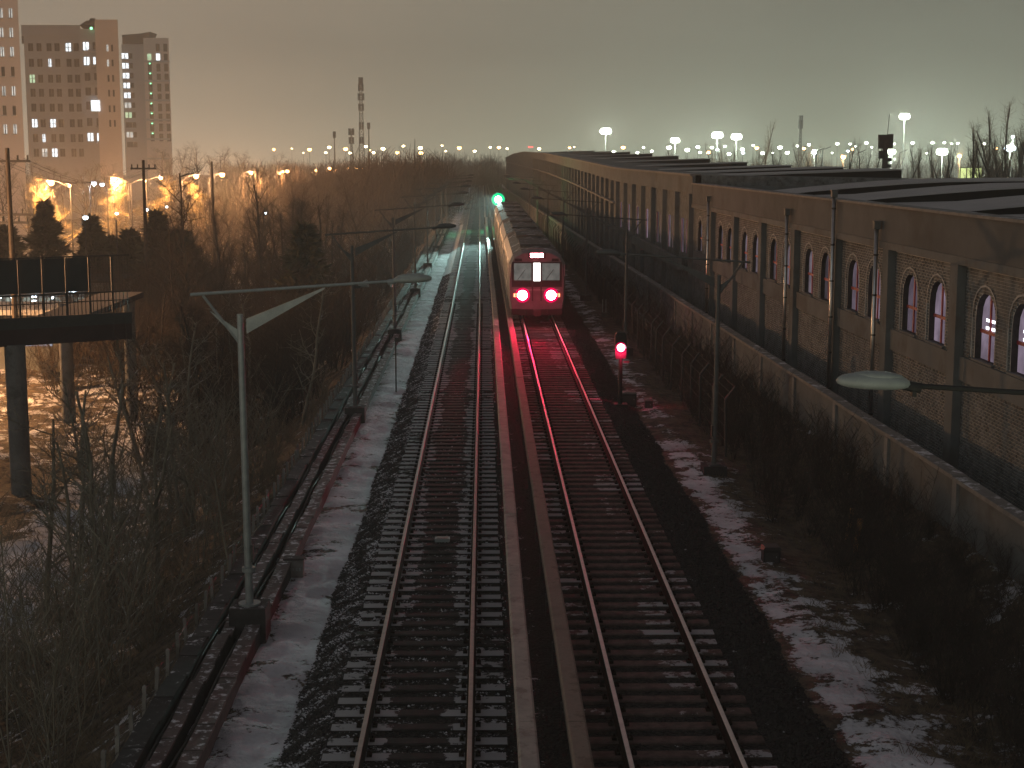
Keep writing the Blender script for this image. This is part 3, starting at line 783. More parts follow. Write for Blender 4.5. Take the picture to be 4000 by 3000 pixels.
cp = MB(); cp.tube((0, -.03, .56), (0, -.45, .56), .10, n=10); cp.box(-.16, .16, -.62, -.42, .42, .72); cp.build("coupler", M_dsteel, train)
for s in (-1, 1): MB().tube((s * 1.34, -.0, 2.3), (s * 1.34, .02, 2.9), .02, n=6).build("grab_rail", M_steel, train)
RED = (1.0, .005, .06)
for s in (-1, 1):
    point("tail_light", (TX + s * .69, TY - 1.7, 1.38), RED, 30, .2)
point("marker_light", (TX, TY - 1.4, 3.3), RED, 14, .2)
# the tail lamps throw their beam down the track
for s in (-1, 1):
    sl = bpy.data.lights.new("tail_beam", 'SPOT'); sl.energy = 4200; sl.color = RED; sl.spot_size = radians(30); sl.spot_blend = 1.0; sl.shadow_soft_size = .2
    so = bpy.data.objects.new("tail_beam", sl); COL.objects.link(so); so.location = (TX + s * .69, TY - .12, 1.38)
    so.rotation_euler = (Vector((TX - 1, 55, -.5)) - Vector(so.location)).to_track_quat('-Z', 'Y').to_euler()

# ------------------------------------------------------------------ railway fence on the right, posts with bent tops
rf_ = thing("railway_fence", "dark wire fence with bent-top posts along the right verge beside the train", "fence")
me = None; 
for i in range(60):
    Y = 44 + i * 2.6
    if me is None:
        mb = MB(); mb.tube((0, 0, 0), (0, 0, 1.75), .045, n=6); mb.tube((0, 0, 1.75), (.28, 0, 2.1), .04, n=6)
        o = mb.build("post", M_dsteel, rf_); me = o.data
    else:
        o = bpy.data.objects.new("post", me); COL.objects.link(o); o.parent = rf_
    o.location = (7.05 + xo(Y) + random.uniform(-.04, .04), Y, -.72); o.rotation_euler = (random.uniform(-.04, .04), random.uniform(-.03, .03), 0)
P0, P1 = [], []
for z, dx in ((.1, 0), (.5, 0), (.9, 0), (1.3, 0), (1.7, 0), (1.9, .14), (2.07, .26)):
    for k_ in range(15):
        P0.append((7.05 + dx + xo(44 + k_ * 10), 44 + k_ * 10, z - .72)); P1.append((7.05 + dx + xo(54 + k_ * 10), 54 + k_ * 10, z - .72))
tag(tubes_mesh("wire", P0, P1, [.006] * len(P0), [.006] * len(P0), M_dsteel, 3, rf_), kind='stuff')
# low concrete retaining strip behind it
rs = thing("retaining_kerb", "low pale concrete kerb wall with snow behind the wire fence, right of the train", "kerb wall")
for i in range(40):
    Y = 72 + i * 4.0; X = 8.0 + xo(Y) * 1.0
    MB().box(X - .08, X + .08, Y + .02, Y + 3.98, -1.2, .05 + random.uniform(-.02, .02)).build("slab", M_conc_snow if i % 3 else M_conc, rs)

# ------------------------------------------------------------------ boundary wall and brick hall on the right
HA = -0.0188                       # heading of the hall relative to the track
def hx(X0, Y): return X0 + HA * Y
wall = thing("boundary_wall", "long concrete panel wall with a snow-dusted coping in front of the brick hall", "wall")
pm = cm = qm = None
for i in range(62):
    Y = 16 + i * 5.2; X = hx(10.62, Y)
    for nm, gm, geo, off in (("panel", M_plaster, (-.06, .06, .16, 5.04, -1.3, 1.25), 0), ("coping", M_coping, (-.16, .16, 0.01, 5.19, 1.253, 1.34), 0), ("pier", M_conc, (-.12, .12, -.14, .14, -1.3, 1.218), 0)):
        key = nm + "_me"
        if key not in KIDS:
            o = MB().box(*geo).build(nm, gm, wall); KIDS[key] = o.data
        else:
            o = bpy.data.objects.new(nm, KIDS[key]); COL.objects.link(o); o.parent = wall
        o.location = (X, Y, random.uniform(-.012, .012)); o.rotation_euler = (0, 0, -HA * 0 + atan(-HA))

hall = thing("brick_hall", "long brown brick hall with arched red-framed windows, pilasters and a low stepped roof", "hall")
# local frame: u along the wall (world Y), outward normal is -X
HX0 = 12.35
Y_END = 79.0
# world->local: put everything under an empty-like rotation by building with hx()
def hbox(mb, d0, d1, y0, y1, z0, z1):
    """box hugging the facade; d = distance in front of the facade plane (towards the track)"""
    v = [(hx(HX0, y) - d, y, z) for z in (z0, z1) for y, d in ((y0, d1), (y0, d0), (y1, d0), (y1, d1))]
    mb.add(v, [(0, 3, 2, 1), (4, 5, 6, 7), (0, 1, 5, 4), (1, 2, 6, 5), (2, 3, 7, 6), (3, 0, 4, 7)]); return mb
M_band = mat('dark_parapet_render', (0.092, 0.098, 0.100), 0.92, var=0.18, scale=0.6, bump=0.15, stain=((0.06, 0.058, 0.052), 0.4, 0.6))
BAY = 6.0; B0 = 25.2                # pilaster positions B0 + k*BAY
ZS0, ZS1, ZB, ZP = 2.62, 3.20, 5.42, 6.66
WW, WH, WR = 0.66, 1.05, 0.64       # half width, straight height, arch rise
bays = []
k_ = -2
while B0 + (k_ + 1) * BAY <= Y_END + .5:
    bays.append(B0 + k_ * BAY); k_ += 1
def arch_pts(yc, z0, hw, hs, rise, n=8):
    pts = [(yc - hw, z0), (yc + hw, z0), (yc + hw, z0 + hs)]
    for i in range(1, n):
        a = pi * i / n
        pts.append((yc + hw * cos(a), z0 + hs + rise * sin(a) ** .85))
    pts.append((yc - hw, z0 + hs)); return pts
def hplate(mb, pts, d0, d1):
    n = len(pts); k = len(mb.v)
    for d in (d0, d1): mb.v += [(hx(HX0, y) - d, y, z) for y, z in pts]
    mb.f += [tuple(range(k, k + n))[::-1], tuple(range(k + n, k + 2 * n))] + [(k + i, k + (i + 1) % n, k + (i + 1) % n + n, k + i + n) for i in range(n)]
    return mb
reveal = MB()
def wall_with_holes(mb, y0, y1, z0, z1, holes, d=0.0, depth=.20):
    """brick skin with arched openings: strips left/right/above of each opening plus reveals"""
    def quad(a, b2, c, d2): mb.add([(hx(HX0, p[0]) - d, p[0], p[1]) for p in (a, b2, c, d2)], [(0, 1, 2, 3)])
    cur = y0
    for yc, zb, hw, hs, rise in holes:
        quad((cur, z0), (cur, z1), (yc - hw, z1), (yc - hw, z0)); cur = yc + hw
        pts = arch_pts(yc, zb, hw, hs, rise)
        if zb > z0 + .001: quad((yc - hw, z0), (yc - hw, zb), (yc + hw, zb), (yc + hw, z0))
        top = pts[2:]
        for (ya, za), (yb, zb2) in zip(top[:-1], top[1:]):
            quad((yb, zb2), (yb, z1), (ya, z1), (ya, za))
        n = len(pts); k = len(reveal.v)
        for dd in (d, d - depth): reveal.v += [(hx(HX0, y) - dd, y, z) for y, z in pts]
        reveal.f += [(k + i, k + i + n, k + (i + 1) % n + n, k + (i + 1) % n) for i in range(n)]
    quad((cur, z0), (cur, z1), (y1, z1), (y1, z0))
brick_m = M_mortar
up_holes = {}
skin = MB(); upper = MB()
for y in bays:
    holes = [(y + 1.85, 3.26, WW, WH - .1, WR), (y + 4.25, 3.26, WW, WH - .1, WR)]
    up_holes[y] = holes
    wall_with_holes(skin, y + .28, y + BAY - .28, ZS1, ZB, holes)
    wall_with_holes(skin, y + .28, y + BAY - .28, -1.0, ZS0, [])
skin.build("mortar_wall", M_mortar, hall)
reveal.build("window_reveals", mat("shaded_reveal_brick", (0.035, 0.032, 0.030), 0.95, var=0.4, scale=8), hall)["kind"] = "stuff"  # recess shade put into a darker brick colour
# bricks standing proud of the mortar, 11 px courses near the camera: real geometry, the nearest 290 as parts
BL, BHt, GAP = .245, .063, .014
me_b = None; cnt = 0
sp0, sp1 = [], []
for y in bays:
    for zone, (za, zb) in enumerate(((ZS1 + .012, ZB - .01), (0.2, ZS0 - .01))):
        nrow = int((zb - za) / (BHt + GAP))
        for r in range(nrow):
            z = za + r * (BHt + GAP); u = y + .30 - (0.128 if r % 2 else 0)
            while u < y + BAY - .29:
                a0, a1 = max(u, y + .29), min(u + BL, y + BAY - .29)
                u += BL + GAP
                if a1 - a0 < .05: continue
                if zone == 0:
                    hit = False
                    for yc, z0, hw, hs, rise in up_holes[y]:
                        zc = z + BHt / 2; w = hw
                        if zc > z0 + hs: w = hw * sqrt(max(0, 1 - ((zc - z0 - hs) / rise) ** 2)) if zc < z0 + hs + rise else 0
                        if w > 0 and zc > z0 - .04:
                            w += .05
                            if a0 < yc + w and a1 > yc - w:
                                if a0 < yc - w - .05: a1 = yc - w
                                elif a1 > yc + w + .05: a0 = yc + w
                                else: hit = True; break
                    if hit: continue
                sp0.append((a0, a1, z)); 
sp0 = np.array(sp0)
order = np.where((sp0[:, 2] > 3.3) & (sp0[:, 2] < 5.3) & (sp0[:, 0] > 33.0) & (sp0[:, 1] - sp0[:, 0] > .23))[0]
single = set(order[np.argsort(sp0[order, 0])][:280].tolist())
bmesh_me = None
rows = []
for i, (a0, a1, z) in enumerate(sp0):
    j = random.uniform(.006, .016)
    if i in single:
        if bmesh_me is None:
            o = MB().box(-.012, .02, 0, BL, 0, BHt).build("brick", M_brick, hall); bmesh_me = o.data
        else:
            o = bpy.data.objects.new("brick", bmesh_me); COL.objects.link(o); o.parent = hall
        o.location = (hx(HX0, a0) - random.uniform(.0, .005), a0, z); o.rotation_euler = (0, 0, atan(-HA))
    else:
        rows.append((a0, a1, z, j))
R = np.array(rows)
V = np.zeros((len(R), 8, 3))
for q, (ai, zi, di) in enumerate(((0, 0, 1), (1, 0, 1), (1, 1, 1), (0, 1, 1), (0, 0, 0), (1, 0, 0), (1, 1, 0), (0, 1, 0))):
    yy = R[:, ai]; V[:, q, 1] = yy; V[:, q, 2] = R[:, 2] + zi * BHt; V[:, q, 0] = HX0 + HA * yy - (R[:, 3] if di else -.01)
FQ = np.array([(0, 3, 2, 1), (0, 1, 5, 4), (1, 2, 6, 5), (2, 3, 7, 6), (3, 0, 4, 7)])
F = (np.arange(len(R)) * 8)[:, None, None] + FQ[None]
tag(raw_mesh("bricks", V.reshape(-1, 3), F.reshape(-1), 4, M_brick, hall), kind='stuff')
lit_labels = 0
for bi, y in enumerate(bays):
    lit = y < 46
    for wi, (yc, z0, hw, hs, rise) in enumerate(up_holes[y]):
        pts = arch_pts(yc, z0, hw - .02, hs, rise - .02)
        w = hplate(MB(), pts, -.155, -.145).build("window", E_hall if y < 45 else E_halldim, hall); fix(w)
        if y < 31: tag(w, None)
        fm = MB()
        hbox(fm, -.142, -.105, yc - .035, yc + .035, z0, z0 + hs + rise - .04); hbox(fm, -.139, -.102, yc - hw + .03, yc + hw - .03, z0 + .62, z0 + .70)
        fm.build("frame", M_redframe, w)
        # hood mould: raised arch ring running down to the sill on one side
        ring_o = arch_pts(yc, z0, hw + .20, hs, rise + .20)[2:]; ring_i = arch_pts(yc, z0, hw + .15, hs, rise + .15)[2:]
        rm = MB()
        for q in range(len(ring_o) - 1):
            v = []
            for (yy, zz) in (ring_i[q], ring_o[q], ring_o[q + 1], ring_i[q + 1]):
                v.append((hx(HX0, yy) - .034, yy, zz))
            for (yy, zz) in (ring_i[q], ring_o[q], ring_o[q + 1], ring_i[q + 1]):
                v.append((hx(HX0, yy) + .0, yy, zz))
            rm.add(v, [(0, 1, 2, 3), (0, 4, 5, 1), (2, 6, 7, 3)])
        hbox(rm, 0, .034, yc + hw + .15, yc + hw + .20, z0, z0 + hs)
        rm.build("arch_moulding", M_mortar, hall)
        hbox(MB(), -.0, .07, yc - hw - .05, yc + hw + .05, z0 - .055, z0 - .001).build("sill", M_plaster, hall)
        if y < 33 and wi == 1 or (29 < y < 34 and wi == 0):
            for dz in (.72, .90):
                tag(hbox(MB(), -.1445, -.143, yc - .42 + dz * .2, yc + .36, z0 + dz, z0 + dz + .07).build("strip_light_reflection", E_tube, w), "white strip light seen through the pane")
    pil = hbox(MB(), .002, .22, y - .28, y + .28, -1, ZB + .001).build("pilaster", M_plaster, hall)
    hbox(MB(), .001, .10, y + .281, y + BAY - .281, ZS0, ZS1).build("sill_band", M_plaster, hall)
    hbox(MB(), .012, .235, y - .28, y + BAY - .283, ZB + .003, ZB + .20).build("string_course", M_plaster, hall)
    hbox(MB(), .0, .20, y - .28, y + BAY - .283, ZB + .203, ZP - .07).build("parapet_panel", M_band, hall)
    hbox(MB(), -.30, .27, y - .28, y + BAY - .283, ZP - .067, ZP).build("coping", M_coping, hall)
# downpipes with hopper heads
M_pipe = mat('shiny_zinc_pipe', (0.50, 0.50, 0.50), 0.28, 0.9, var=0.15, scale=6)
def downpipe(Y, ztop, label=None):
    X = hx(HX0, Y) - .34
    o = MB().tube((X, Y, -.3), (X, Y, ztop), .062, n=14).build("downpipe", M_pipe, hall, smooth=True)
    hb = MB(); hb.box(X - .09, X + .09, Y - .10, Y + .10, ztop + .002, ztop + .20); hb.box(X - .11, X + .11, Y - .12, Y + .12, ztop + .202, ztop + .235); hb.build("hopper", M_steel_dim, o)
    br = MB()
    for z in np.arange(.6, ztop - .2, 1.15): br.tube((X, Y, z), (X, Y, z + .05), .072, n=12)
    br.build("bracket", M_dsteel, o)
    return o
for px, zt in ((3420, 5.95), (3252, 6.72), (3072, 5.9), (2766, 5.9)):
    # Y from the pixel column on the facade plane
    lo, hi = 20.0, 110.0
    for _ in range(40):
        mid = (lo + hi) / 2; q = Vector((hx(HX0, mid) - .34, mid, 5)); c = MW.inverted() @ q
        xx = 2000 + FPX * c.x / -c.z
        if xx > px: lo = mid
        else: hi = mid
    downpipe(lo, zt)
# roof: gentle arch across the hall with raised transverse rooflight ridges
def zr(x): return 6.18 + .30 * sin(pi * min(1, max(0, (x - 12.0) / 44.0)) ** .8)
def grow(x): return min(1.0, max(0.0, (x - 13.2) / 7.0)) ** .8
def roof_piece(y0, y1, x0, x1, dz, m, name, parent, n=18, th=.25, g=False):
    V = []; 
    for i in range(n + 1):
        x = x0 + (x1 - x0) * (i / n) ** 1.6
        for yy, zz in ((y0, dz), (y1, dz), (y1, dz - th), (y0, dz - th)): V.append((x, yy, zr(x) + (zz * grow(x) + (.02 if zz > 0 else -.02) if g else zz)))
    Fs = []
    for i in range(n):
        a = 4 * i
        for q in range(4): Fs.append((a + q, a + (q + 1) % 4, a + (q + 1) % 4 + 4, a + q + 4))
    Fs += [(0, 1, 2, 3), (4 * n + 3, 4 * n + 2, 4 * n + 1, 4 * n)]
    mb = MB(); mb.add(V, Fs); return fix(mb.build(name, m, parent))
roof_piece(12, Y_END, 11.6, 56, 0, M_roof, "roof", hall)
for i, Y in enumerate((33.5, 45.5, 57.5, 69.5)):
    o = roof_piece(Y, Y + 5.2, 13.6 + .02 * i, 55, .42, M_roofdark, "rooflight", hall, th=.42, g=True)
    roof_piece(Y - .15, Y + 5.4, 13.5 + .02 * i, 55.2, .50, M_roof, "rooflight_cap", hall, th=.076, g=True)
# brick body behind
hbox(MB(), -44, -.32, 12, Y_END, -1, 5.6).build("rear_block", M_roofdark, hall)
hbox(MB(), -43, -.001, Y_END - .01, Y_END + .25, -1, 6.5).build("gable_wall", M_plaster, hall)

# far hall: ribbed brick wing, continues the hall and rises a little with the ground
far = thing("ribbed_hall", "far dark wing of the brick hall with closely set pilasters and a pale ledge", "hall")
ST = [(79.3, 10.86, 7.05, 4.1, 4.0), (114, 10.0, 7.12, 4.6, 4.6), (160, 9.35, 7.75, 5.4, 5.4), (210, 8.75, 8.35, 5.9, 5.9), (290, 7.65, 8.85, 6.2, 6.2), (350, 6.95, 8.55, 6.4, 6.4), (426, 6.2, 7.6, 6.5, 6.5)]
SY, SX, SZT, SZL = [s[0] for s in ST], [s[1] for s in ST], [s[2] for s in ST], [s[3] for s in ST]
fx = lambda Y: float(np.interp(Y, SY, SX)); ft = lambda Y: float(np.interp(Y, SY, SZT)); fl = lambda Y: float(np.interp(Y, SY, SZL))
body = MB(); YY = list(np.arange(79.3, 426, 6)) + [426.0]
for a, b2 in zip(YY[:-1], YY[1:]):
    body.add([(fx(a), a, -1), (fx(b2), b2, -1), (fx(b2), b2, ft(b2)), (fx(a), a, ft(a)), (fx(a) + 11.6, a, -1), (fx(b2) + 11.6, b2, -1), (fx(b2) + 11.6, b2, ft(b2) - .2), (fx(a) + 11.6, a, ft(a) - .2)],
             [(0, 3, 2, 1), (3, 7, 6, 2), (4, 5, 6, 7)])
a, b2 = YY[0], YY[-1]
body.add([(fx(a), a, -1), (fx(a) + 11.6, a, -1), (fx(a) + 11.6, a, ft(a) - .2), (fx(a), a, ft(a))], [(0, 1, 2, 3)])
body.add([(fx(b2), b2, -1), (fx(b2) + 11.6, b2, -1), (fx(b2) + 11.6, b2, ft(b2) - .2), (fx(b2), b2, ft(b2))], [(0, 3, 2, 1)])
fix(body.build("wall", M_brick, far))
Y = 80.0; n_ = 0
while Y < 250:
    o = MB().box(fx(Y) - .24, fx(Y) + .1, Y - .30, Y + .30, -1, ft(Y) - .95).build("pilaster", M_plaster if Y > 114 else M_plaster, far)
    if Y < 114:
        for q in (1.6, 3.3):
            wdw = MB().box(fx(Y + q) - .02, fx(Y + q) + .05, Y + q - .45, Y + q + .45, 2.9, 4.7).build("window", E_halldim if n_ % 3 else E_hall, far)
            MB().box(fx(Y + q) - .05, fx(Y + q) - .021, Y + q - .04, Y + q + .04, 2.9, 4.7).build("frame", M_redframe, wdw)
        Y += 4.9
    else:
        MB().box(fx(Y + 2.2) - .02, fx(Y + 2.2) + .05, Y + 1.8, Y + 2.7, .8, fl(Y) - .5).build("slit_window", M_winglass, far)
        Y += 4.2
    n_ += 1
lg = MB(); cp_ = MB(); pb = MB()
for a, b2 in zip(YY[:-1], YY[1:]):
    for mb, d, z0, z1, fn in ((lg, .35, -.10, .02, fl), (cp_, .28, -.05, .06, ft), (pb, .16, -.95, -.051, ft)):
        if mb is lg and a < 112: continue
        v = [(fx(a) - d, a, fn(a) + z0), (fx(a) + .3, a, fn(a) + z0), (fx(b2) + .3, b2, fn(b2) + z0), (fx(b2) - d, b2, fn(b2) + z0),
             (fx(a) - d, a, fn(a) + z1), (fx(a) + .3, a, fn(a) + z1), (fx(b2) + .3, b2, fn(b2) + z1), (fx(b2) - d, b2, fn(b2) + z1)]
        mb.add(v, [(0, 3, 2, 1), (4, 5, 6, 7), (0, 1, 5, 4), (1, 2, 6, 5), (2, 3, 7, 6), (3, 0, 4, 7)])
fix(lg.build("ledge", M_coping, far)); fix(cp_.build("coping", M_coping, far)); fix(pb.build("parapet", M_plaster, far))
for i in range(12):
    Y = 82 + i * 11 + i * i * 1.1
    x0 = fx(Y) + .9; x1 = fx(Y) + 11.4; za = ft(Y) - .16; zb2 = ft(Y) + .22
    m_ = MB(); m_.add([(x0, Y, za), (x1, Y, zb2), (x1, Y + 5.5, zb2), (x0, Y + 5.5, za), (x0, Y, za - .5), (x1, Y, za - .5), (x1, Y + 5.5, za - .5), (x0, Y + 5.5, za - .5)], [(3, 2, 1, 0), (0, 1, 5, 4), (1, 2, 6, 5), (2, 3, 7, 6), (3, 0, 4, 7), (4, 5, 6, 7)])
    o = m_.build("rooflight", M_roofdark, far)
    c_2 = MB(); c_2.add([(x0 - .1, Y - .1, za + .01), (x1 + .1, Y - .1, zb2 + .01), (x1 + .1, Y + 5.6, zb2 + .01), (x0 - .1, Y + 5.6, za + .01), (x0 - .1, Y - .1, za + .07), (x1 + .1, Y - .1, zb2 + .07), (x1 + .1, Y + 5.6, zb2 + .07), (x0 - .1, Y + 5.6, za + .07)], [(0, 3, 2, 1), (4, 5, 6, 7), (0, 1, 5, 4), (1, 2, 6, 5), (2, 3, 7, 6), (3, 0, 4, 7)])
    c_2.build("rooflight_cap", M_roof, o)
# dark band lower on the ribbed wall and a side entrance canopy at the joint
MB().box(fx(95) - .45, fx(95) - .2, 79.4, 112, 2.2, 2.75).build("lower_band", M_plaster, far)

# ------------------------------------------------------------------ footbridge on columns at the left
M_screen = mat("grey_screen_panel", (0.05, 0.045, 0.045), 0.8, var=0.2, scale=1)
fb = thing("footbridge", "dark maroon footbridge on round concrete columns at the left edge, tall mesh posts along it", "footbridge", (0, 0, 0))
FA, FB_ = Vector((-26.0, 49.0, 0)), Vector((-13.0, 56.6, 0))
ud = (FB_ - FA).normalized(); nd = Vector((-ud.y, ud.x, 0)); LF = (FB_ - FA).length
def fbox(u0, u1, n0, n1, z0, z1, name, m, parent=fb):
    v = []
    for z in (z0, z1):
        for u, n_ in ((u0, n0), (u1, n0), (u1, n1), (u0, n1)):
            p = FA + ud * u + nd * n_; v.append((p.x, p.y, z))
    mb = MB(); mb.add(v, [(0, 3, 2, 1), (4, 5, 6, 7), (0, 1, 5, 4), (1, 2, 6, 5), (2, 3, 7, 6), (3, 0, 4, 7)])
    return mb.build(name, m, parent)
fbox(0, LF, 0, 3.2, 1.45, 1.75, "deck", M_deck)
fbox(0, LF, -.14, -.005, 1.36, 2.0, "fascia_beam", M_deck)
fbox(0, LF, -.20, -.145, 1.95, 2.36, "kerb_panel", M_dsteel)
fbox(0, LF, 3.205, 3.35, 1.36, 1.80, "fascia_beam", M_deck)
u = .3; me = None; k_ = 0
while u < LF:
    fbox(u - .035, u + .035, -.10, -.03, 2.363, 4.42 - .02 * (k_ % 2), "mesh_post", M_dsteel); u += .83; k_ += 1
fbox(0, LF, -.09, -.04, 4.422, 4.47, "top_rail", M_dsteel)
fbox(0, LF, -.14, -.105, 3.10, 3.16, "handrail", M_dsteel)
fbox(0, LF, -.14, -.105, 2.80, 2.84, "handrail", M_dsteel)
for i in range(6, 16):
    u0 = .3 + i * .83 + .045; fbox(u0, u0 + .74, -.075, -.055, 3.20, 4.40, "screen_panel", M_screen)
u = .1; bl = MB()
while u < LF:
    p = FA + ud * u - nd * .12; bl.box(p.x - .012, p.x + .012, p.y - .012, p.y + .012, 2.363, 3.10); u += .14
tag(bl.build("balusters", M_dsteel, fb), kind='stuff')
P0, P1 = [], []
u = 0
while u < LF:
    p = FA + ud * u - nd * .065; P0.append((p.x, p.y, 3.17)); P1.append((p.x, p.y, 4.42)); u += .10
for z in np.arange(3.2, 4.4, .10):
    p = FA - nd * .065; q = FB_ - nd * .065; P0.append((p.x, p.y, z)); P1.append((q.x, q.y, z))
tag(tubes_mesh("wire_mesh", P0, P1, [.005] * len(P0), [.005] * len(P0), M_dsteel, 3, fb), kind='stuff')
for (px, py, r) in ((84, 1917, .36), (270, 1632, .31), (518, 1612, .27)):
    p = onz(px, py, -3.9)
    MB().tube((p.x, p.y, -4.4), (p.x, p.y, 1.40), r, n=24).build("column", M_pier, fb, smooth=False)
# second flight running away from the viewer
p2 = onz(518, 1612, -3.9)

MB().box(-18.0, -16.1, 58.6, 73, 1.40, 1.66).build("side_deck", M_deck, fb)
# lit hut and shop row beyond the footbridge
hut = thing("lit_hut", "small building with a bluish white lit front seen beneath the footbridge", "hut", (-22.5, 86, -4))
MB().box(-7, -1.3, 0, 4, 0, 3.3).build("wall", M_plaster, hut)
MB().box(-7.3, -1.0, -.8, 4.3, 3.31, 3.6).build("roof", M_roof, hut)
for i, (a, b2) in enumerate(((-6.8, -3.95), (-3.5, -1.65))):
    MB().box(a, b2, -.05, -.01, 1.5, 2.9).build("lit_front", E_wallblue, hut)
MB().tube((-3.5, -.6, 2.9), (-3.5, -.6, 0), .06, n=8).build("awning_post", M_lum, hut)
shop = thing("shop_row", "long low row of shops with small lit windows behind the footbridge railing", "shops", (-27, 115, -4))
MB().box(-14, 0, 0, 6, 0, 2.7).build("wall", M_plaster, shop)
MB().box(-14.3, .3, -.6, 6.3, 2.71, 2.9).build("roof", M_roofdark, shop)
for i in range(11):
    a = -13.6 + i * 1.24
    MB().box(a, a + .95, -.06, -.01, .35, 1.6).build("shop_window", E_shop, shop)
for x, z, w in ((-6.3, 1.75, .16), (-6.3, 1.40, .16), (-5.9, 2.1, .09), (-3.6, 2.15, .42), (-7.9, 1.7, .08), (-4.9, 1.65, .09), (-8.8, 1.7, .1)):
    MB().box(x - w, x + w, -.75, -.7, z - .08, z + .07).build("shop_lamp", E_blue, shop)

# ------------------------------------------------------------------ apartment towers
def pbox(x0, x1, Y0, Y1, z0, z1, name, m, par):
    # tower volume whose flanks follow the camera's sight lines, shaped to keep them unseen
    k = Y1 / Y0; v = [(x0, Y0, z0), (x1, Y0, z0), (x1 * k, Y1, z0), (x0 * k, Y1, z0), (x0, Y0, z1), (x1, Y0, z1), (x1 * k, Y1, z1), (x0 * k, Y1, z1)]
    mb = MB(); mb.add(v, [(0, 3, 2, 1), (4, 5, 6, 7), (0, 1, 5, 4), (1, 2, 6, 5), (2, 3, 7, 6), (3, 0, 4, 7)]); return mb.build(name, m, par)
def rect_on(t, px0, px1, py0, py1, Y, m, name, d=.25, proud=.0):
    """box on the tower face at world distance Y covering a region of the facade"""
    a = at(px0, py1, Y); b2 = at(px1, py0, Y)
    return MB().box(a.x, b2.x, Y - proud - d, Y - proud, a.z, b2.z).build(name, m, t)
def tower(name, label, parts, cat="apartment tower"):
    return thing(name, label, cat)
Z1 = 240.
t1 = thing("apartment_tower", "nearest apartment tower, cut by the left edge of the photo, narrow paired windows", "apartment tower")
a = at(96, 600, Z1)
pbox(a.x - 28, a.x, Z1, Z1 + 22, -4, 60, "wall", M_towpink, t1)
rows1 = [52, 128, 203, 280, 356, 432, 505]
for i, y in enumerate(rows1):
    for j, x in enumerate((4, 42)):
        lt = i in (0, 1, 2, 4, 6)
        m = E_windim if lt and not (i == 6) else (E_windim if lt else M_winglass)
        xx = x + i * 3.0
        w = rect_on(t1, xx - 6, xx + 5, y - 19, y + 17, Z1, m, "window", .3, -.22)
        rect_on(w, xx - 1, xx + 0.5, y - 19, y + 17, Z1, M_dsteel, "mullion", .05, .085)
        rect_on(t1, xx - 10, xx + 9, y + 17.5, y + 21, Z1, M_towgrey, "sill", .35, 0.0)
Z2 = 295.
t2 = thing("apartment_tower", "broad grey tower with a dark disc on its roof and scattered white windows", "apartment tower")
a = at(92, 140, Z2); b_ = at(316, 128, Z2); c_ = at(386, 122, Z2); d_ = at(474, 82, Z2)
pbox(a.x, b_.x, Z2, Z2 + 20, -4, b_.z - .6, "wall", M_towgrey, t2)
pbox(a.x - .3, b_.x, Z2 - .25, Z2 + 20, b_.z - .595, b_.z + 1.4, "parapet", M_towgrey, t2)
pbox(b_.x + .02, c_.x, Z2 - 1.5, Z2 + 18, -4, c_.z + .3, "middle_bay", M_towgrey, t2)
pbox(c_.x + .02, d_.x, Z2 - 3, Z2 + 15, -4, d_.z, "right_bay", M_towpink, t2)  # lamplit face: its orange light put into a pinker, paler render
dc = at(358, 96, Z2)
ds = MB(); ds.tube((dc.x, Z2 + 1, dc.z - .1), (dc.x, Z2 + 1, dc.z + .75), 2.5, 1.2, 24); ds.tube((dc.x, Z2 + 1, dc.z - 1.4), (dc.x, Z2 + 1, dc.z - .11), 1.0, 2.45, 24); ds.tube((dc.x, Z2 + 1, dc.z + .76), (dc.x, Z2 + 1, dc.z + 1.2), .7, .5, 16); ds.tube((dc.x, Z2 + 1, c_.z), (dc.x, Z2 + 1, dc.z - 1.41), .8, n=16)
ds.build("roof_disc", M_black, t2)
bd = at(358, 111, Z2 - 2); MB().sphere((bd.x, Z2 - 2.3, bd.z), .26, 10, 6).build("beacon", E_dotgreen, t2)
colsA = [(120, 0), (153, 0), (192, 0), (223, 0), (267, 0), (297, 0)]
rowsA = [185, 246, 308, 363, 421, 482, 540, 597]
litA = {(4, 0): E_win, (2, 1): 'n', (0, 2): E_wingreen, (0, 5): E_win, (2, 5): E_win, (1, 6): 'n', (2, 7): E_win, (1, 7): 'd'}
for r, y in enumerate(rowsA):
    for c, (x, _) in enumerate(colsA):
        xx = x + r * 3.2; k = litA.get((c, r))
        hw = 9 if k != 'n' else 4
        m = M_winglass if k is None else (E_win if k == 'n' else (E_windim if k == 'd' else k))
        w = rect_on(t2, xx - hw, xx + hw, y - 16, y + 15, Z2, m, "window", .3, -.22)
        rect_on(w, xx - .8, xx + .8, y - 16, y + 15, Z2, M_dsteel, "mullion", .05, .085)
        rect_on(w, xx - hw, xx + hw, y - 1, y + .4, Z2, M_dsteel, "transom", .045, .09)
litM = {(0, 0): E_win, (0, 1): E_win, (1, 1): E_win, (0, 6): E_win, (1, 6): E_win, (1, 4): E_blue}
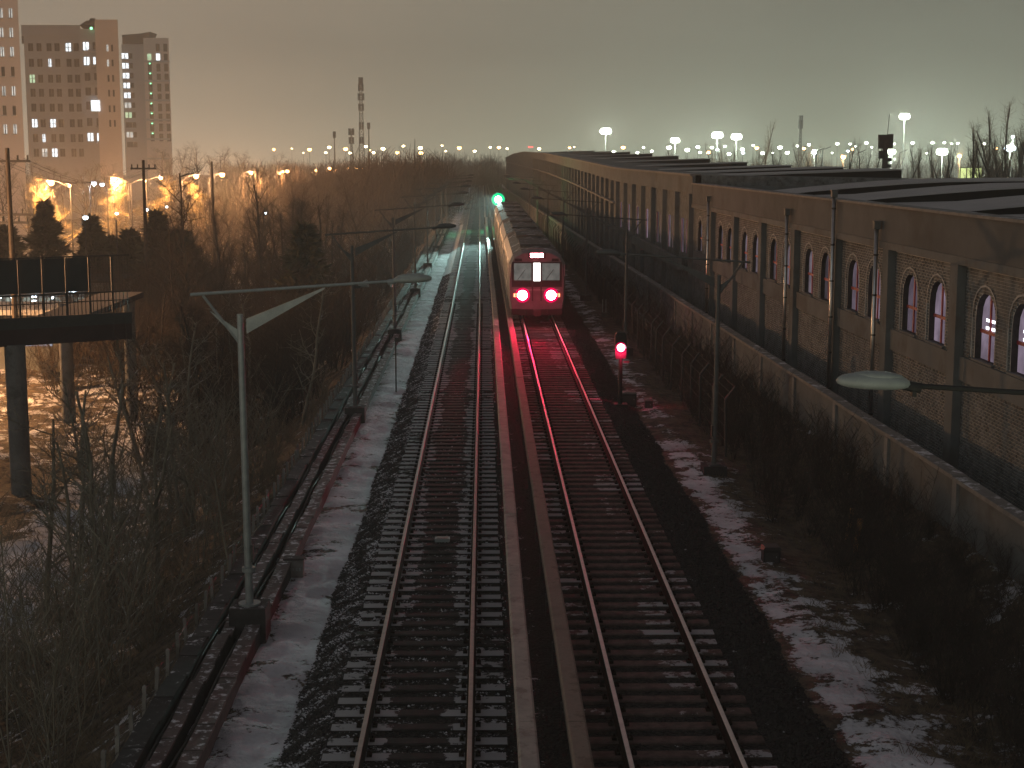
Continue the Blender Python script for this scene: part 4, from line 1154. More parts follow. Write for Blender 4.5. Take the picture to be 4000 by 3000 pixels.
for r, y in enumerate([182, 240, 302, 359, 414, 478, 537]):
    for c, x in enumerate((336, 373)):
        xx = x + r * 3.0; k = litM.get((c, r))
        if c == 1:
            rect_on(t2, xx - 16, min(xx + 16, 386 + 3), y + 14, y + 24, Z2, M_towgrey, "balcony", .9, 1.5)
        hw = 10
        if (c, r) == (1, 4):
            rect_on(t2, xx - 12, xx + 20, y - 20, y + 22, Z2, E_win, "lit_balcony", .3, 2.9); continue
        w = rect_on(t2, xx - hw, min(xx + hw, 385), y - 17, y + 14, Z2 - 1.5, k or M_winglass, "window", .3, -.22)
        rect_on(w, xx - .8, xx + .8, y - 17, y + 14, Z2 - 1.5, M_dsteel, "mullion", .05, .085)
for r, y in enumerate([188, 246, 306, 364, 425, 482]):
    for c, x in enumerate((420, 438)):
        xx = x + r * 2.2
        w = rect_on(t2, xx - 3.2, xx + 3.2, y - 13, y + 13, Z2 - 3, E_windim if (c == 0 and r < 2) else M_winglass, "window", .3, -.22)
Z3 = 430.
t3 = thing("apartment_tower", "farthest apartment tower with a bright stairwell column on its left side", "apartment tower")
a = at(474, 172, Z3); b_ = at(566, 172, Z3); c_ = at(566, 136, Z3); d_ = at(664, 150, Z3)
pbox(a.x, b_.x, Z3, Z3 + 18, -4, b_.z, "left_bay", M_towgrey, t3)
pbox(b_.x + .02, d_.x, Z3 - 2, Z3 + 18, -4, d_.z, "right_bay", M_towpink, t3)
cr = at(480, 172, Z3); cr2 = at(568, 132, Z3)
MB().prism([(cr.x, cr.z + .02), (cr2.x, cr.z + .02), (cr2.x + 1.5, cr2.z + .5), (cr2.x - 1.5, cr2.z), (cr.x, cr.z + 2.4)], Z3 - .6, Z3 + 8, 'y').build("roof_crown", M_black, t3)
for r in range(10):
    y = 219 + r * 38.5
    k = E_win if r < 5 else (E_windim if r in (5, 8) else (E_wingreen if r == 6 else M_winglass))
    w = rect_on(t3, 476 + r * 2.4, 500 + r * 2.4, y - 11, y + 10, Z3, k, "window", .3, -.22)
    rect_on(w, 487 + r * 2.4, 488.6 + r * 2.4, y - 11, y + 10, Z3, M_dsteel, "mullion", .05, .085)
    rect_on(t3, 502 + r * 2.4, 517 + r * 2.2, y - 11, y + 10, Z3, M_winglass, "window", .3, -.22)
for r in range(10):
    y = 186 + r * 39
    for c, x in enumerate((582, 616, 646)):
        if c == 0 and r == 0: continue
        xx = x + r * 1.6
        k = M_winglass
        if (c, r) == (1, 1): k = E_win
        if (c, r) == (0, 1): k = E_wingreen
        w = rect_on(t3, xx - 7, xx + 7, y - 15, y + 15, Z3 - 2, k, "window", .3, -.22)
        if c == 0 and r > 1: rect_on(w, xx - 2.5, xx + 2.5, y - 18, y - 13.5, Z3 - 2, E_dotgreen, "stair_light", .06, .09)
for r in range(6): rect_on(t3, 520, 664, 236 + r * 76, 243 + r * 76, Z3 - 2, M_towgrey, "floor_band", .3, .0)

# ------------------------------------------------------------------ street lamps, floodlights and distant lamps
def street_lamp(px, py, Y, label, em, r, group=None, arm=1.6, side=1, base=-4.0, light=None, lcol=(1, .46, .12), cat="street lamp", pole_r=.07, name="street_lamp"):
    p = at(px, py, Y)
    t = thing(name, label, cat, (p.x - side * arm, p.y, base), group)
    h = p.z - base
    MB().tube((0, 0, 0), (0, 0, h - .5), pole_r, pole_r * .7, 8).build("pole", M_dsteel, t)
    if arm > .05:
        P = [(side * arm * s, 0, h - .5 + .75 * sin(s * pi / 2)) for s in (0, .33, .66, 1.0)]
        tubes_mesh("arm", P[:-1], P[1:], [pole_r * .5] * 3, [pole_r * .5] * 3, M_dsteel, 6, t)
    hd = MB().box(side * arm - r * 1.3, side * arm + r * 1.3, -r * .8, r * .8, h + r * .55, h + r * .8).build("lamp_hood", M_dsteel, t)
    MB().sphere((side * arm, 0, h), r, 12, 8, (1, 1, .82)).build("lamp_bulb", em, hd)
    if light: 
        l_ = bpy.data.lights.new("lamp_light", 'SPOT'); l_.energy = light; l_.color = lcol; l_.spot_size = radians(162); l_.spot_blend = .35; l_.shadow_soft_size = r
        point("lamp_glow", (p.x, p.y - r * 1.5, p.z - r * .4), (1.0, .50, .22) if lcol[1] < .5 else lcol, light * 1.4, r)
        l_.energy = light * .8
        lo_ = bpy.data.objects.new("lamp_light", l_); COL.objects.link(lo_); lo_.location = (p.x, p.y, p.z - r * 1.05)
    return t
SL = [(199, 715, 146, 1, .30, 2600, "brightest orange street lamp, leftmost, above a yellow-lit willow", -1), (271, 727, 150, 1, .16, 700, "small dim orange street lamp with a dark hood, second from the left", 1),
      (445, 702, 167, 1, .27, 2600, "orange street lamp above the second yellow-lit willow", -1), (565, 708, 170, 1, .15, 900, "weak orange street lamp half hidden behind the utility pole", 1),
      (628, 697, 185, 1, .20, 1500, "orange street lamp just right of the utility pole", 1), (766, 690, 195, 1, .32, 2600, "bright orange street lamp behind the forked bare tree", 1),
      (868, 684, 210, 1, .32, 2600, "orange street lamp right of the forked bare tree", 1), (981, 675, 237, 1, .32, 2600, "round orange street lamp where the bare wood begins", 1)]
for px, py, Y, s_, r, pw, lb, sd_ in SL:
    street_lamp(px, py, Y, lb, E_orange, r, "orange street lamps along the road at the left", 1.8, sd_, -4, pw * 4)
for px, py, Y, r in ((1092, 676, 270, .3), (1105, 671, 272, .28), (1122, 670, 276, .34), (1235, 666, 300, .26), (1288, 658, 330, .34), (1359, 657, 360, .18), (1392, 656, 370, .34), (1414, 657, 380, .24)):
    street_lamp(px, py, Y, "far orange lamp just above the bare wood, in the lower row of lights", E_orange, r, "lower row of far orange lamps", .8, 1, -4, 3500 if px < 1300 else None)
street_lamp(-600, 972, 75, "assumed orange street lamp, added unseen outside the left edge to light the ground", E_orange, .2, None, 1.8, 1, -4, 10000)  # added unseen lamp, assumed from the orange light on the ground under the footbridge
street_lamp(368, 717, 160, "left globe of the cold white twin lamp between the two lit willows", E_blue, .22, None, .5, 1, -4, 500, (.8, .9, 1))
street_lamp(399, 721, 160, "right globe of the cold white twin lamp between the two lit willows", E_blue, .22, None, .5, -1, -4)
for px, py, Y, r, lb in ((334, 850, 120, .20, "white lamp low among the dark pines"), (456, 834, 125, .12, "tiny white lamp low between pine and dense bush"), (572, 819, 130, .14, "small white lamp at the foot of the utility pole"), (651, 808, 135, .10, "tiny white lamp left of the slanting trunk"), (1037, 832, 140, .12, "lone white lamp deep in the bare wood")):
    street_lamp(px, py, Y, lb, E_blue, r, None, .05, 1, -4)
# horizon lamps, left half
far_l = [(1070, 584, 12), (1140, 580, 6), (1185, 597, 6), (1209, 584, 17), (1286, 575, 16), (1273, 596, 12), (1350, 582, 18), (1368, 597, 14), (1429, 572, 15), (1445, 586, 8), (1459, 596, 14), (1496, 581, 18), (1552, 596, 16), (1576, 570, 13), (1642, 578, 19), (1644, 597, 18), (1727, 569, 10), (1741, 590, 10), (1794, 578, 18), (1854, 590, 14), (1915, 575, 12), (1949, 576, 16), (1981, 580, 11), (2106, 581, 15), (2225, 577, 12), (2243, 574, 8)]
for i, (px, py, d) in enumerate(far_l):
    Y = 640 + (i * 37) % 90
    warm = E_warm if i % 3 else E_orange
    street_lamp(px, py, Y, "small far lamp in the row along the horizon left of the hall", warm, d * .56 * Y / FPX * .8, "far lamps along the horizon, left part", 0.0, 1, -2, None, cat="street lamp", pole_r=.10)
street_lamp(2068, 574, 700, "far red light at the horizon, left one of a close pair above the hall's end", E_redlamp, .55, None, 0, 1, -2, cat="warning light")
street_lamp(2079, 574, 702, "far red light at the horizon, right one of a close pair above the hall's end", E_redlamp, .45, None, 0, 1, -2, cat="warning light")
# floodlight masts, right half
big = [(2366, 513, 45, 420, "tallest floodlight mast rising from the far roof, left of the others", 1), (2637, 549, 36, 440, "floodlight mast nearest right of the tallest one, lower and smaller", 1), (2802, 529, 45, 430, "left one of two floodlight masts side by side behind the bare poplars", 1),
       (2877, 535, 42, 430, "right one of two floodlight masts side by side behind the bare poplars", 1), (3533, 456, 42, 330, "highest floodlight with a dark flat hood, right of the antenna tree", 1), (3680, 594, 46, 300, "broad white floodlight above the bushes, left of the lit yellow panel", 1),
       (3945, 580, 46, 290, "broad bluish floodlight at the far right", 1), (3481, 594, 34, 310, "white floodlight just right of the antenna tree", 1), (3181, 594, 30, 330, "bluish lamp low above the roof, left of the bent lamp poles", 1),
       (3294, 614, 26, 300, "orange star-like lamp on a short pole above the roof", 0), (3748, 610, 24, 290, "orange lamp directly above the lit yellow panel", 0), (3956, 535, 18, 300, "small flat hooded lamp above the bluish floodlight", 1)]
def flood(px, py, d, Y, label, white):
    p = at(px, py, Y); r = d * .38 * Y / FPX
    t = thing("floodlight_mast", label, "floodlight", (p.x, p.y, 0))
    MB().tube((0, 0, 0), (0, 0, p.z - r * .6), .12, .08, 8).build("mast", M_steel_dim, t)
    h = MB().box(-r * 1.1, r * 1.1, -r * .6, r * .6, p.z + r * .62, p.z + r * .82).build("hood", M_dsteel, t)
    n = 3 if white and d > 30 else 1
    for q in range(n):
        MB().sphere(((q - (n - 1) / 2) * r * .55, -.05 * q, p.z), r * (.78 if n > 1 else .9), 12, 8, (1, .8, .85)).build("lamp_bulb", (E_blue if "bluish" in label else E_white) if white else E_orange, h)
    point("flood_light", (p.x, p.y - r * 1.7, p.z - r * .5), (.86, 1.0, .80) if white else (1, .5, .2), 24000 if d > 30 else 5000, r)
for px, py, d, Y, lb, wt in big: flood(px, py, d, Y, lb, wt)
far_r = [(3047, 576, 20, 0), (3075, 596, 18, 0), (3115, 570, 12, 0), (3141, 580, 16, 1), (3160, 565, 15, 0), (3271, 561, 15, 0), (3321, 562, 12, 0), (3330, 583, 14, 1), (3312, 590, 14, 2), (3340, 572, 9, 0), (3384, 558, 15, 0), (3405, 575, 9, 0), (3479, 558, 14, 0), (3494, 562, 9, 0), (3565, 558, 15, 0), (3642, 557, 14, 0), (3689, 557, 12, 0), (3718, 561, 8, 0), (3741, 560, 11, 0), (3843, 562, 16, 0), (3893, 580, 11, 1), (3953, 561, 10, 0),
         (2397, 593, 14, 0), (2434, 576, 18, 1), (2490, 596, 14, 0), (2514, 576, 11, 0), (2546, 590, 13, 0), (2613, 576, 22, 0), (2685, 585, 22, 0), (2726, 574, 17, 0), (2735, 595, 12, 0), (2781, 576, 15, 0), (2767, 595, 17, 1), (2802, 585, 14, 2), (2832, 571, 11, 0), (2848, 601, 17, 0), (2900, 583, 17, 0), (2902, 597, 15, 2), (2942, 568, 11, 0), (2956, 578, 17, 1), (2979, 598, 18, 0), (3018, 597, 10, 0), (3250, 597, 8, 0), (3620, 598, 8, 0)]
for i, (px, py, d, k) in enumerate(far_r):
    Y = 520 + (i * 41) % 110
    street_lamp(px, py, Y, ("small far whitish lamp", "small far orange lamp", "small far bluish lamp")[k] + " in the dense row of lights behind the hall roof", (E_white, E_orange, E_blue)[k], d * .52 * Y / FPX * .85, "far %s lamps behind the hall roof" % ("whitish", "orange", "bluish")[k], 0.0, 1, -1, None, pole_r=.09)
# twin bent poles without visible light
for px, top, Y, lb in ((3190, 590, 250, "bent unlit lamp pole left of two in front of the floodlights"), (3214, 585, 250, "straight pale lamp pole beside the bent one, above the roof"), (3350, 598, 260, "pale thin pole right of the orange star-like lamp"), (3515, 596, 270, "pale thin pole right of the antenna tree"), (3990, 592, 250, "bent lamp pole at the far right edge")):
    p = at(px, top, Y); t = thing("lamp_pole", lb, "lamp pole", (p.x, p.y, 0))
    MB().tube((0, 0, 0), (0, 0, p.z), .11, .08, 8).build("pole", M_lum, t); MB().tube((0, 0, p.z - .05), (1.3, 0, p.z + .5), .06, n=6).build("arm", M_dsteel, t)
# lit panel
bp = thing("illuminated_billboard", "square pale yellow-green lit panel with dark grid bars at the right, behind the roof", "lit sign")
a = at(3748, 713, 240); b_ = at(3835, 655, 240)
MB().box(a.x, b_.x, 240, 240.5, a.z, b_.z).build("panel", E_bill, bp)
for s in (.0, .30, .66, 1.0): x = a.x + (b_.x - a.x) * s; MB().box(x - .05, x + .05, 239.8, 239.98, a.z, b_.z).build("bar", M_black, bp)
for s in (.0, .28, 1.0): z = a.z + (b_.z - a.z) * s; MB().box(a.x - .05, b_.x + .05, 239.6, 239.79, z - .05, z + .05).build("bar", M_black, bp)
for x in (a.x + .3, b_.x - .3): MB().box(x - .1, x + .1, 240.1, 240.4, 0, a.z - .01).build("post", M_dsteel, bp)

# ------------------------------------------------------------------ telecom masts and utility poles
def telecom(px, top, Y, label, w=.9, plat=((.02, 1.0), (.42, .9)), base=-3, bars=True, cat="telecom mast"):
    p = at(px, top, Y)
    t = thing("telecom_mast", label, cat, (p.x, p.y, base)); h = p.z - base
    P0, P1 = [], []
    def ring(z):
        k = w * (1 - .75 * z / h); return [(k * cos(radians(45 + 90 * i)), k * sin(radians(45 + 90 * i)), z) for i in range(4)]
    zs = list(np.linspace(0, h * .97, 22)); 
    for a, b2 in zip(zs[:-1], zs[1:]):
        A, B = ring(a), ring(b2)
        for i in range(4): P0 += [A[i], A[i], B[i]]; P1 += [B[i], B[(i + 1) % 4], B[(i + 1) % 4]]
    o = tubes_mesh("lattice", P0, P1, [.07] * len(P0), [.07] * len(P0), M_dsteel, 4, t)
    for s, rr in plat:
        z = h * (1 - s); pm_ = MB(); pm_.tube((0, 0, z), (0, 0, z + .12), rr, n=10)
        for i in range(6):
            a = radians(60 * i + 15); x, y = rr * 1.05 * cos(a), rr * 1.05 * sin(a); pm_.box(x - .13, x + .13, y - .08, y + .08, z - .8, z + 1.3)
        pm_.build("antenna_platform", M_dsteel, t)
    MB().tube((0, 0, h * .9), (0, 0, h), .06, n=6).build("rod", M_dsteel, t)
    return t
telecom(1409, 305, 480, "tall dark lattice telecom mast rising above the wood, left of the tracks", 1.5, ((.03, .55), (.09, .7), (.17, .85), (.26, .7), (.42, .6), (.55, .55)))
telecom(1306, 520, 520, "short thin mast left of the tall telecom mast", .4, ((.04, .35),))
telecom(1372, 503, 500, "short mast with side antennas close left of the tall telecom mast", .8, ((.06, .8), (.2, .7)))
telecom(1440, 487, 510, "slim mast close right of the tall telecom mast", .4, ((.03, .35),))
telecom(1620, 540, 600, "faint thin mast halfway between the tall mast and the green signal", .4, ())
telecom(3128, 463, 400, "dark slender lattice mast behind the roof, right of the twin floodlights", .8, ((.03, .45), (.1, .5)), 0)
t = thing("antenna_tree", "dark monitoring post with boxy antennas and a whip aerial above the hall roof", "antenna post", (at(3458, 600, 150).x, 150, 0))
zt = at(3458, 528, 150).z; zb = at(3458, 660, 150).z
MB().tube((0, 0, 0), (0, 0, zt), .35, .25, 10).build("post", M_dsteel, t)
MB().tube((.15, 0, zt), (.28, 0, at(3458, 445, 150).z), .03, n=6).build("whip_aerial", M_dsteel, t)
for x, z, w, h in ((-.45, -.9, .22, .8), (.42, -.8, .25, .9), (-.2, -.3, .5, .35), (.4, -2.4, .18, .25), (-.35, -2.0, .25, .5), (.35, -3.0, .2, .22)):
    MB().box(x - w, x + w, -.25, .25, zt + z - h / 2, zt + z + h).build("antenna_box", M_black, t)
def upole(px, top, Y, label, cross):
    p = at(px, top, Y); t = thing("utility_pole", label, "utility pole", (p.x, p.y, -4.1)); h = p.z + 4.1
    MB().tube((0, 0, 0), (0, 0, h), .17, .10, 10).build("pole", M_bark, t)
    for dz, w in cross:
        MB().box(-w, w, -.06, .06, h - dz - .06, h - dz + .06).build("crossarm", M_dsteel, t)
        for s in (-.9, -.45, .45, .9): MB().tube((s * w, 0, h - dz + .06), (s * w, 0, h - dz + .30), .05, n=6).build("insulator", M_dsteel, t)
    return p
upole(28, 578, 78, "thick dark utility pole with crossarms at the far left", ((.65, 1.1), (3.3, 1.3), (3.7, .9)))
upole(559, 625, 110, "dark utility pole with one crossarm in front of the orange lamps", ((.6, .9),))
upole(827, 630, 150, "thin faint pole right of the forked bare tree", ())
wr = thing("overhead_wires", "sagging wires between the two utility poles at the left", "wires")
A_, B_ = at(28, 590, 78), at(559, 632, 110)
P0, P1 = [], []
for s in (-.8, -.4, .4, .8):
    pts = [(A_.x + (B_.x - A_.x) * k + s, A_.y + (B_.y - A_.y) * k, A_.z + (B_.z - A_.z) * k - 1.2 * sin(pi * k) - .35) for k in np.linspace(0, 1, 13)]
    P0 += pts[:-1]; P1 += pts[1:]
tubes_mesh("wire", P0, P1, [.012] * len(P0), [.012] * len(P0), M_black, 3, wr)

# ------------------------------------------------------------------ vegetation
def tree_segs(seed, h, spread=.5, lv=(12, 5, 4), lean=0.0, low=.25, droop=0.0, r0=None, split=False, up=.55):
    rg = np.random.default_rng(seed); S = []
    r0 = r0 or h * .014
    def branch(p, d, L, r, n, wob, upb=0.0):
        pts = [np.array(p, float)]; d = np.array(d, float)
        for i in range(n):
            d = d + rg.normal(0, wob, 3); d[2] += upb; d /= np.linalg.norm(d); pts.append(pts[-1] + d * L / n)
        rr = np.linspace(r, r * .35, n + 1)
        for i in range(n): S.append((*pts[i], *pts[i + 1], rr[i], rr[i + 1]))
        return pts, rr
    tr, rr = branch((0, 0, -.3), (lean, rg.normal(0, .04), 1), h, r0, 7, .07, .03)
    def along(pts, t):
        t = t * (len(pts) - 1); i = min(int(t), len(pts) - 2); return pts[i] + (pts[i + 1] - pts[i]) * (t - i), i
    for a in range(lv[0]):
        t = low + (1 - low) * (a + rg.uniform(0, 1)) / lv[0]; p, i = along(tr, min(t, .98)); az = rg.uniform(0, 2 * pi)
        d = (cos(az) * spread, sin(az) * spread, up); L = h * rg.uniform(.25, .48) * (1.15 - t * .75)
        b1, r1 = branch(p, d, L, rr[i] * .55, 3, .14, .04 - droop)
        for b in range(lv[1]):
            q, j = along(b1, rg.uniform(.2, .98)); az = rg.uniform(0, 2 * pi)
            b2, r2 = branch(q, (cos(az) * .8, sin(az) * .8, rg.uniform(.1, .9) - droop), L * rg.uniform(.3, .6), max(r1[j] * .5, .006), 2, .2, .03 - droop)
            for c in range(lv[2]):
                q2, _ = along(b2, rg.uniform(.15, 1.0)); az = rg.uniform(0, 2 * pi)
                branch(q2, (cos(az) * .7, sin(az) * .7, rg.uniform(0, 1.0) - 1.6 * droop), L * rg.uniform(.15, .35), .006, 1, .1)
    return np.array(S)
def mesh_of(S, name, m, n=3): 
    return tubes_mesh(name, S[:, 0:3], S[:, 3:6], S[:, 6], S[:, 7], m, n)
PROT = []
def tree_proto(seed, h, m, trunkm=None, **k):
    S = tree_segs(seed, h, **k); r = h * .02 if not k.get('r0') else k['r0']
    tk = 7
    a = mesh_of(S[:tk], "trunk", trunkm or m, 6); b2 = mesh_of(S[tk:], "branches", m, 3)
    COL.objects.unlink(a); COL.objects.unlink(b2)
    return a.data, b2.data
def place_tree(pr, loc, rz, sc, label, group=None, name="bare_tree", cat="tree"):
    t = thing(name, label, cat, loc, group, rz); t.scale = (sc, sc, sc)
    for nm, me in (("trunk", pr[0]), ("branches", pr[1])):
        o = bpy.data.objects.new(nm, me); COL.objects.link(o); o.parent = t
    return t
TP = [tree_proto(11, 7, M_woodtwig, M_bark, lv=(15, 6, 5)), tree_proto(12, 7, M_woodtwig, M_bark, spread=.35, up=.8, lv=(15, 6, 5)), tree_proto(13, 7, M_woodtwig, M_bark, lean=.12, spread=.7, lv=(14, 6, 5)), tree_proto(14, 7, M_woodtwig, M_bark, lv=(18, 6, 4))]
SP = [tree_proto(21, 5, M_twigpale, M_twigpale, spread=.6, lv=(9, 5, 3), low=.35), tree_proto(22, 5, M_twigpale, M_twigpale, spread=.8, lean=-.1, lv=(10, 4, 4), low=.3), tree_proto(23, 5, M_twigpale, M_twigpale, spread=.7, lean=.25, lv=(8, 5, 4))]
# nearest saplings at the left, each told apart by where it stands
near = [(610, 2330, -2.6, 4.9, 0, "pale slender sapling whose trunk forks left of the nearest lamp post"), (520, 2030, -3.3, 3.8, 1, "thin sapling leaning out over the snowy path below the footbridge"), (770, 2080, -2.6, 4.5, 2, "crooked sapling with a snow-lined limb, just left of the nearest lamp post"),
        (900, 2480, -1.6, 2.6, 1, "small sapling growing right against the concrete pickets"), (250, 2750, -3.3, 3.0, 2, "sparse sapling in the dark bottom left corner"), (420, 2560, -3.0, 3.2, 0, "thin-stemmed sapling low at the left between path and pickets"),
        (1180, 1750, -2.2, 5.2, 1, "twiggy sapling behind the nearest lamp post, beside the cable troughs"), (980, 1700, -3.0, 6.0, 0, "tall sapling whose crown meets the rear arm of the nearest lamp post"), (700, 1730, -3.6, 6.0, 2, "broad pale-twigged tree right of the third bridge column"), (560, 1800, -3.7, 6.2, 1, "tall thin tree right in front of the third bridge column")]
for i, (px, py, zg, h, k, lb) in enumerate(near):
    p = onz(px, py, zg); p.z = gz(p.x, p.y) - .05
    place_tree(SP[k], p, i * 1.3, h / 5, lb, None, "sapling")
for i in range(16):
    Y = RNG.uniform(33, 60); X = -8.2 - RNG.uniform(0, 1) * (Y * .10)
    if X < -12.2: continue
    h = RNG.uniform(5.0, 7.2)
    place_tree(SP[i % 3], (X, Y, gz(X, Y) - .1), i * 1.1, h / 5, "pale finely branched tree on the slope between footbridge and cable troughs", "pale trees on the left slope")
# individual bare trees of the wood and its edge
edge = [(760, 1000, 100, 11.5, 2, "forked bare tree standing black against the orange lamps"), (700, 1060, 95, 8.5, 2, "slanting bare trunk left of the forked tree"), (1010, 1000, 120, 10.5, 3, "round bare tree where the orange lamps end")]
for px, py, Y, h, k, lb in edge:
    p = at(px, py, Y); p.z = -4
    place_tree(TP[k], p, .6 * k, h / 7, lb, None)
cnt = 0
glab = "bare winter tree in the dark brown wood left of the tracks"
for i in range(210):
    t_ = RNG.uniform(0, 1); Y = 38 + 210 * t_ ** 1.2
    X = -7.5 - RNG.uniform(0, 1) ** .8 * (14 + Y * .16)
    if abs(X + 13.6 + .035 * (Y - 40)) < 1.6 and Y < 62: continue
    q = MW.inverted() @ Vector((X, Y, 0)); px = 2000 + FPX * q.x / -q.z
    if px < 620: continue
    h = RNG.uniform(5.5, 8.0) + min(4.0, (Y - 40) * .018) 
    if px < 1100: h *= .82
    if X > -10: h = RNG.uniform(3.2, 4.5)
    place_tree(TP[int(RNG.integers(0, 4))], (X + xo(Y), Y, gz(X, Y) - .1), RNG.uniform(0, 6.28), h / 7, glab, "bare trees of the wood left of the tracks")

def scatter_segs(protoS, items, name, m, label, cat, n=3):
    """joined mass of brush nobody could count"""
    P0, P1, R0, R1 = [], [], [], []
    for (x, y, z, s, a, k) in items:
        S = protoS[k % len(protoS)]; ca, sa = cos(a), sin(a)
        for src, dst in ((S[:, 0:3], P0), (S[:, 3:6], P1)):
            q = np.empty_like(src); q[:, 0] = (src[:, 0] * ca - src[:, 1] * sa) * s + x; q[:, 1] = (src[:, 0] * sa + src[:, 1] * ca) * s + y; q[:, 2] = src[:, 2] * s + z; dst.append(q)
        R0.append(S[:, 6] * s); R1.append(S[:, 7] * s)
    o = tubes_mesh(name, np.concatenate(P0), np.concatenate(P1), np.concatenate(R0), np.concatenate(R1), m, n)
    return tag(o, label, cat, None, 'stuff')
def shrub(seed, h, stems=9, tw=5):
    rg = np.random.default_rng(seed); S = []
    for i in range(stems):
        a = rg.uniform(0, 2 * pi); p = np.array([rg.normal(0, .12), rg.normal(0, .12), -.1]); d = np.array([cos(a) * rg.uniform(.05, .5), sin(a) * rg.uniform(.05, .5), 1.0]); L = h * rg.uniform(.6, 1.05)
        for s in range(3):
            d = d + rg.normal(0, .12, 3); d /= np.linalg.norm(d); q = p + d * L / 3
            S.append((*p, *q, .014 - s * .003, .011 - s * .003))
            for k in range(tw if s else 2):
                b = p + (q - p) * rg.uniform(0, 1); aa = rg.uniform(0, 2 * pi); e = b + np.array([cos(aa) * .6, sin(aa) * .6, rg.uniform(.3, 1.1)]) * L * rg.uniform(.10, .26)
                S.append((*b, *e, .006, .004))
                f_ = e + (e - b) * rg.uniform(.3, .6) + rg.normal(0, .06, 3); S.append((*((b + e) / 2), *f_, .004, .003))
            p = q
    return np.array(S)
SH = [shrub(31, 2.2), shrub(32, 2.6, 7, 6), shrub(33, 1.6, 12, 4), shrub(34, 3.0, 6, 6)]
def rnd_items(n, fy, fx_, sc, avoid=None):
    out = []
    while len(out) < n:
        Y = fy(); X = fx_(Y)
        if avoid and avoid(X, Y): continue
        out.append((X + xo(Y), Y, gz(X, Y), sc(Y, X), RNG.uniform(0, 6.28), int(RNG.integers(0, 4))))
    return out
pathav = lambda X, Y: X < -11.3 and Y < 76
scatter_segs(SH, rnd_items(100, lambda: 26 * (62 / 26) ** RNG.uniform(0, 1), lambda Y: -5.75 - RNG.uniform(0, 1) ** 1.1 * (3.5 + Y * .10), lambda Y, X: RNG.uniform(.45, 1.0) * (1.1 if X < -7 else .75), pathav),
             "roadside_thicket", M_twig, "dense bare brush on the slope between cable troughs and path at the left", "bushes")
scatter_segs(SH, rnd_items(900, lambda: 56 * (230 / 60) ** RNG.uniform(0, 1), lambda Y: -5.9 - RNG.uniform(0, 1) ** .9 * (6 + Y * .16), lambda Y, X: RNG.uniform(1.0, 1.9), lambda X, Y: X < -13.5 and Y < 78),
             "wood_undergrowth", M_woodtwig, "dark brown undergrowth filling the wood left of the tracks", "undergrowth")
M_twigdark = mat("dark_brush_twigs", (0.045, 0.036, 0.032), 0.95, var=0.4, scale=1.5)
scatter_segs(SH, rnd_items(700, lambda: 18 * (130 / 18) ** RNG.uniform(0, 1), lambda Y: (6.9 if Y > 34 else 7.4) + RNG.uniform(0, 1) * 3.4 - (.9 if Y > 50 else 0) * 0, lambda Y, X: RNG.uniform(.36, .78) * (1.0 if X < 9.2 else .6)),
             "lineside_brush", M_twigdark, "dark bare brush between the right snow strip and the boundary wall", "bushes")
scatter_segs([shrub(71, 3.4, 5, 6), shrub(72, 3.0, 4, 7)], rnd_items(50, lambda: 22 * (52 / 24) ** RNG.uniform(0, 1), lambda Y: -6.2 - RNG.uniform(0, 1) * (3.5 + Y * .06), lambda Y, X: RNG.uniform(.7, 1.5), pathav),
             "pale_saplings_thicket", M_twigpale, "pale thin whips of brush standing above the darker thicket at the left", "bushes")
# tufts of dead grass and weeds
def grass(n, fy, fx_, label, h=(.07, .24)):
    P0, P1, R = [], [], []
    for _ in range(n):
        Y = fy(); X = fx_(Y); z = gz(X, Y)
        for k in range(5):
            a = RNG.uniform(0, 6.28); b = np.array([X + xo(Y) + RNG.normal(0, .05), Y + RNG.normal(0, .05), z - .03]); P0.append(b)
            P1.append(b + np.array([cos(a) * .14, sin(a) * .14, RNG.uniform(*h)])); R.append(.006)
    o = tubes_mesh("dead_grass", P0, P1, R, [.002] * len(R), M_grass, 3); tag(o, label, "grass", None, 'stuff')
grass(3500, lambda: 19 * (60 / 19) ** RNG.uniform(0, 1), lambda Y: -5.4 - RNG.uniform(0, 1) * (3 + Y * .14), "dead grass on the left slope and around the path")
grass(2600, lambda: 17 * (70 / 17) ** RNG.uniform(0, 1), lambda Y: 5.9 + RNG.uniform(0, 1) ** .7 * 4.4, "dead grass along the right verge under the brush")

# yellow-lit willows by the lamps
WP = [tree_proto(41, 8, M_yellowtwig, M_bark, droop=.12, lv=(26, 8, 8), spread=.28, low=.25), tree_proto(42, 8, M_yellowtwig, M_bark, droop=.14, lv=(26, 8, 8), spread=.25, low=.2)]
for k_, (px, Y, h, lb) in enumerate(((206, 147.5, 9.0, "yellow-lit willow below the leftmost orange lamp"), (444, 168.5, 9.4, "yellow-lit willow below the third orange lamp"), (633, 186.5, 8.8, "thin yellow-lit willow right of the utility pole"), (790, 197, 8.8, "yellow-lit willow behind the forked bare tree"), (1105, 285, 8.5, "small yellow-lit willow at the edge of the bare wood"))):
    p = at(px, 800, Y); p.z = -4
    place_tree(WP[k_ % 2], p, k_ * 2.0, h / 8, lb, None, "willow")
# road-side trees in front of and around the towers (bare, fine)
for i in range(46):
    px = RNG.uniform(-40, 1150); Y = RNG.uniform(185, 360); p = at(px, 700, Y)
    h = RNG.uniform(8.0, 11.5) if px < 700 else RNG.uniform(8.5, 12.5)
    if 600 < px < 950: h = RNG.uniform(11, 14); Y = RNG.uniform(300, 400); p = at(px, 700, Y)
    place_tree(TP[int(RNG.integers(0, 4))], (p.x, Y, -4), RNG.uniform(0, 6.28), h / 7, "hazy bare roadside tree beyond the orange street lamps", "hazy bare trees beyond the street lamps")

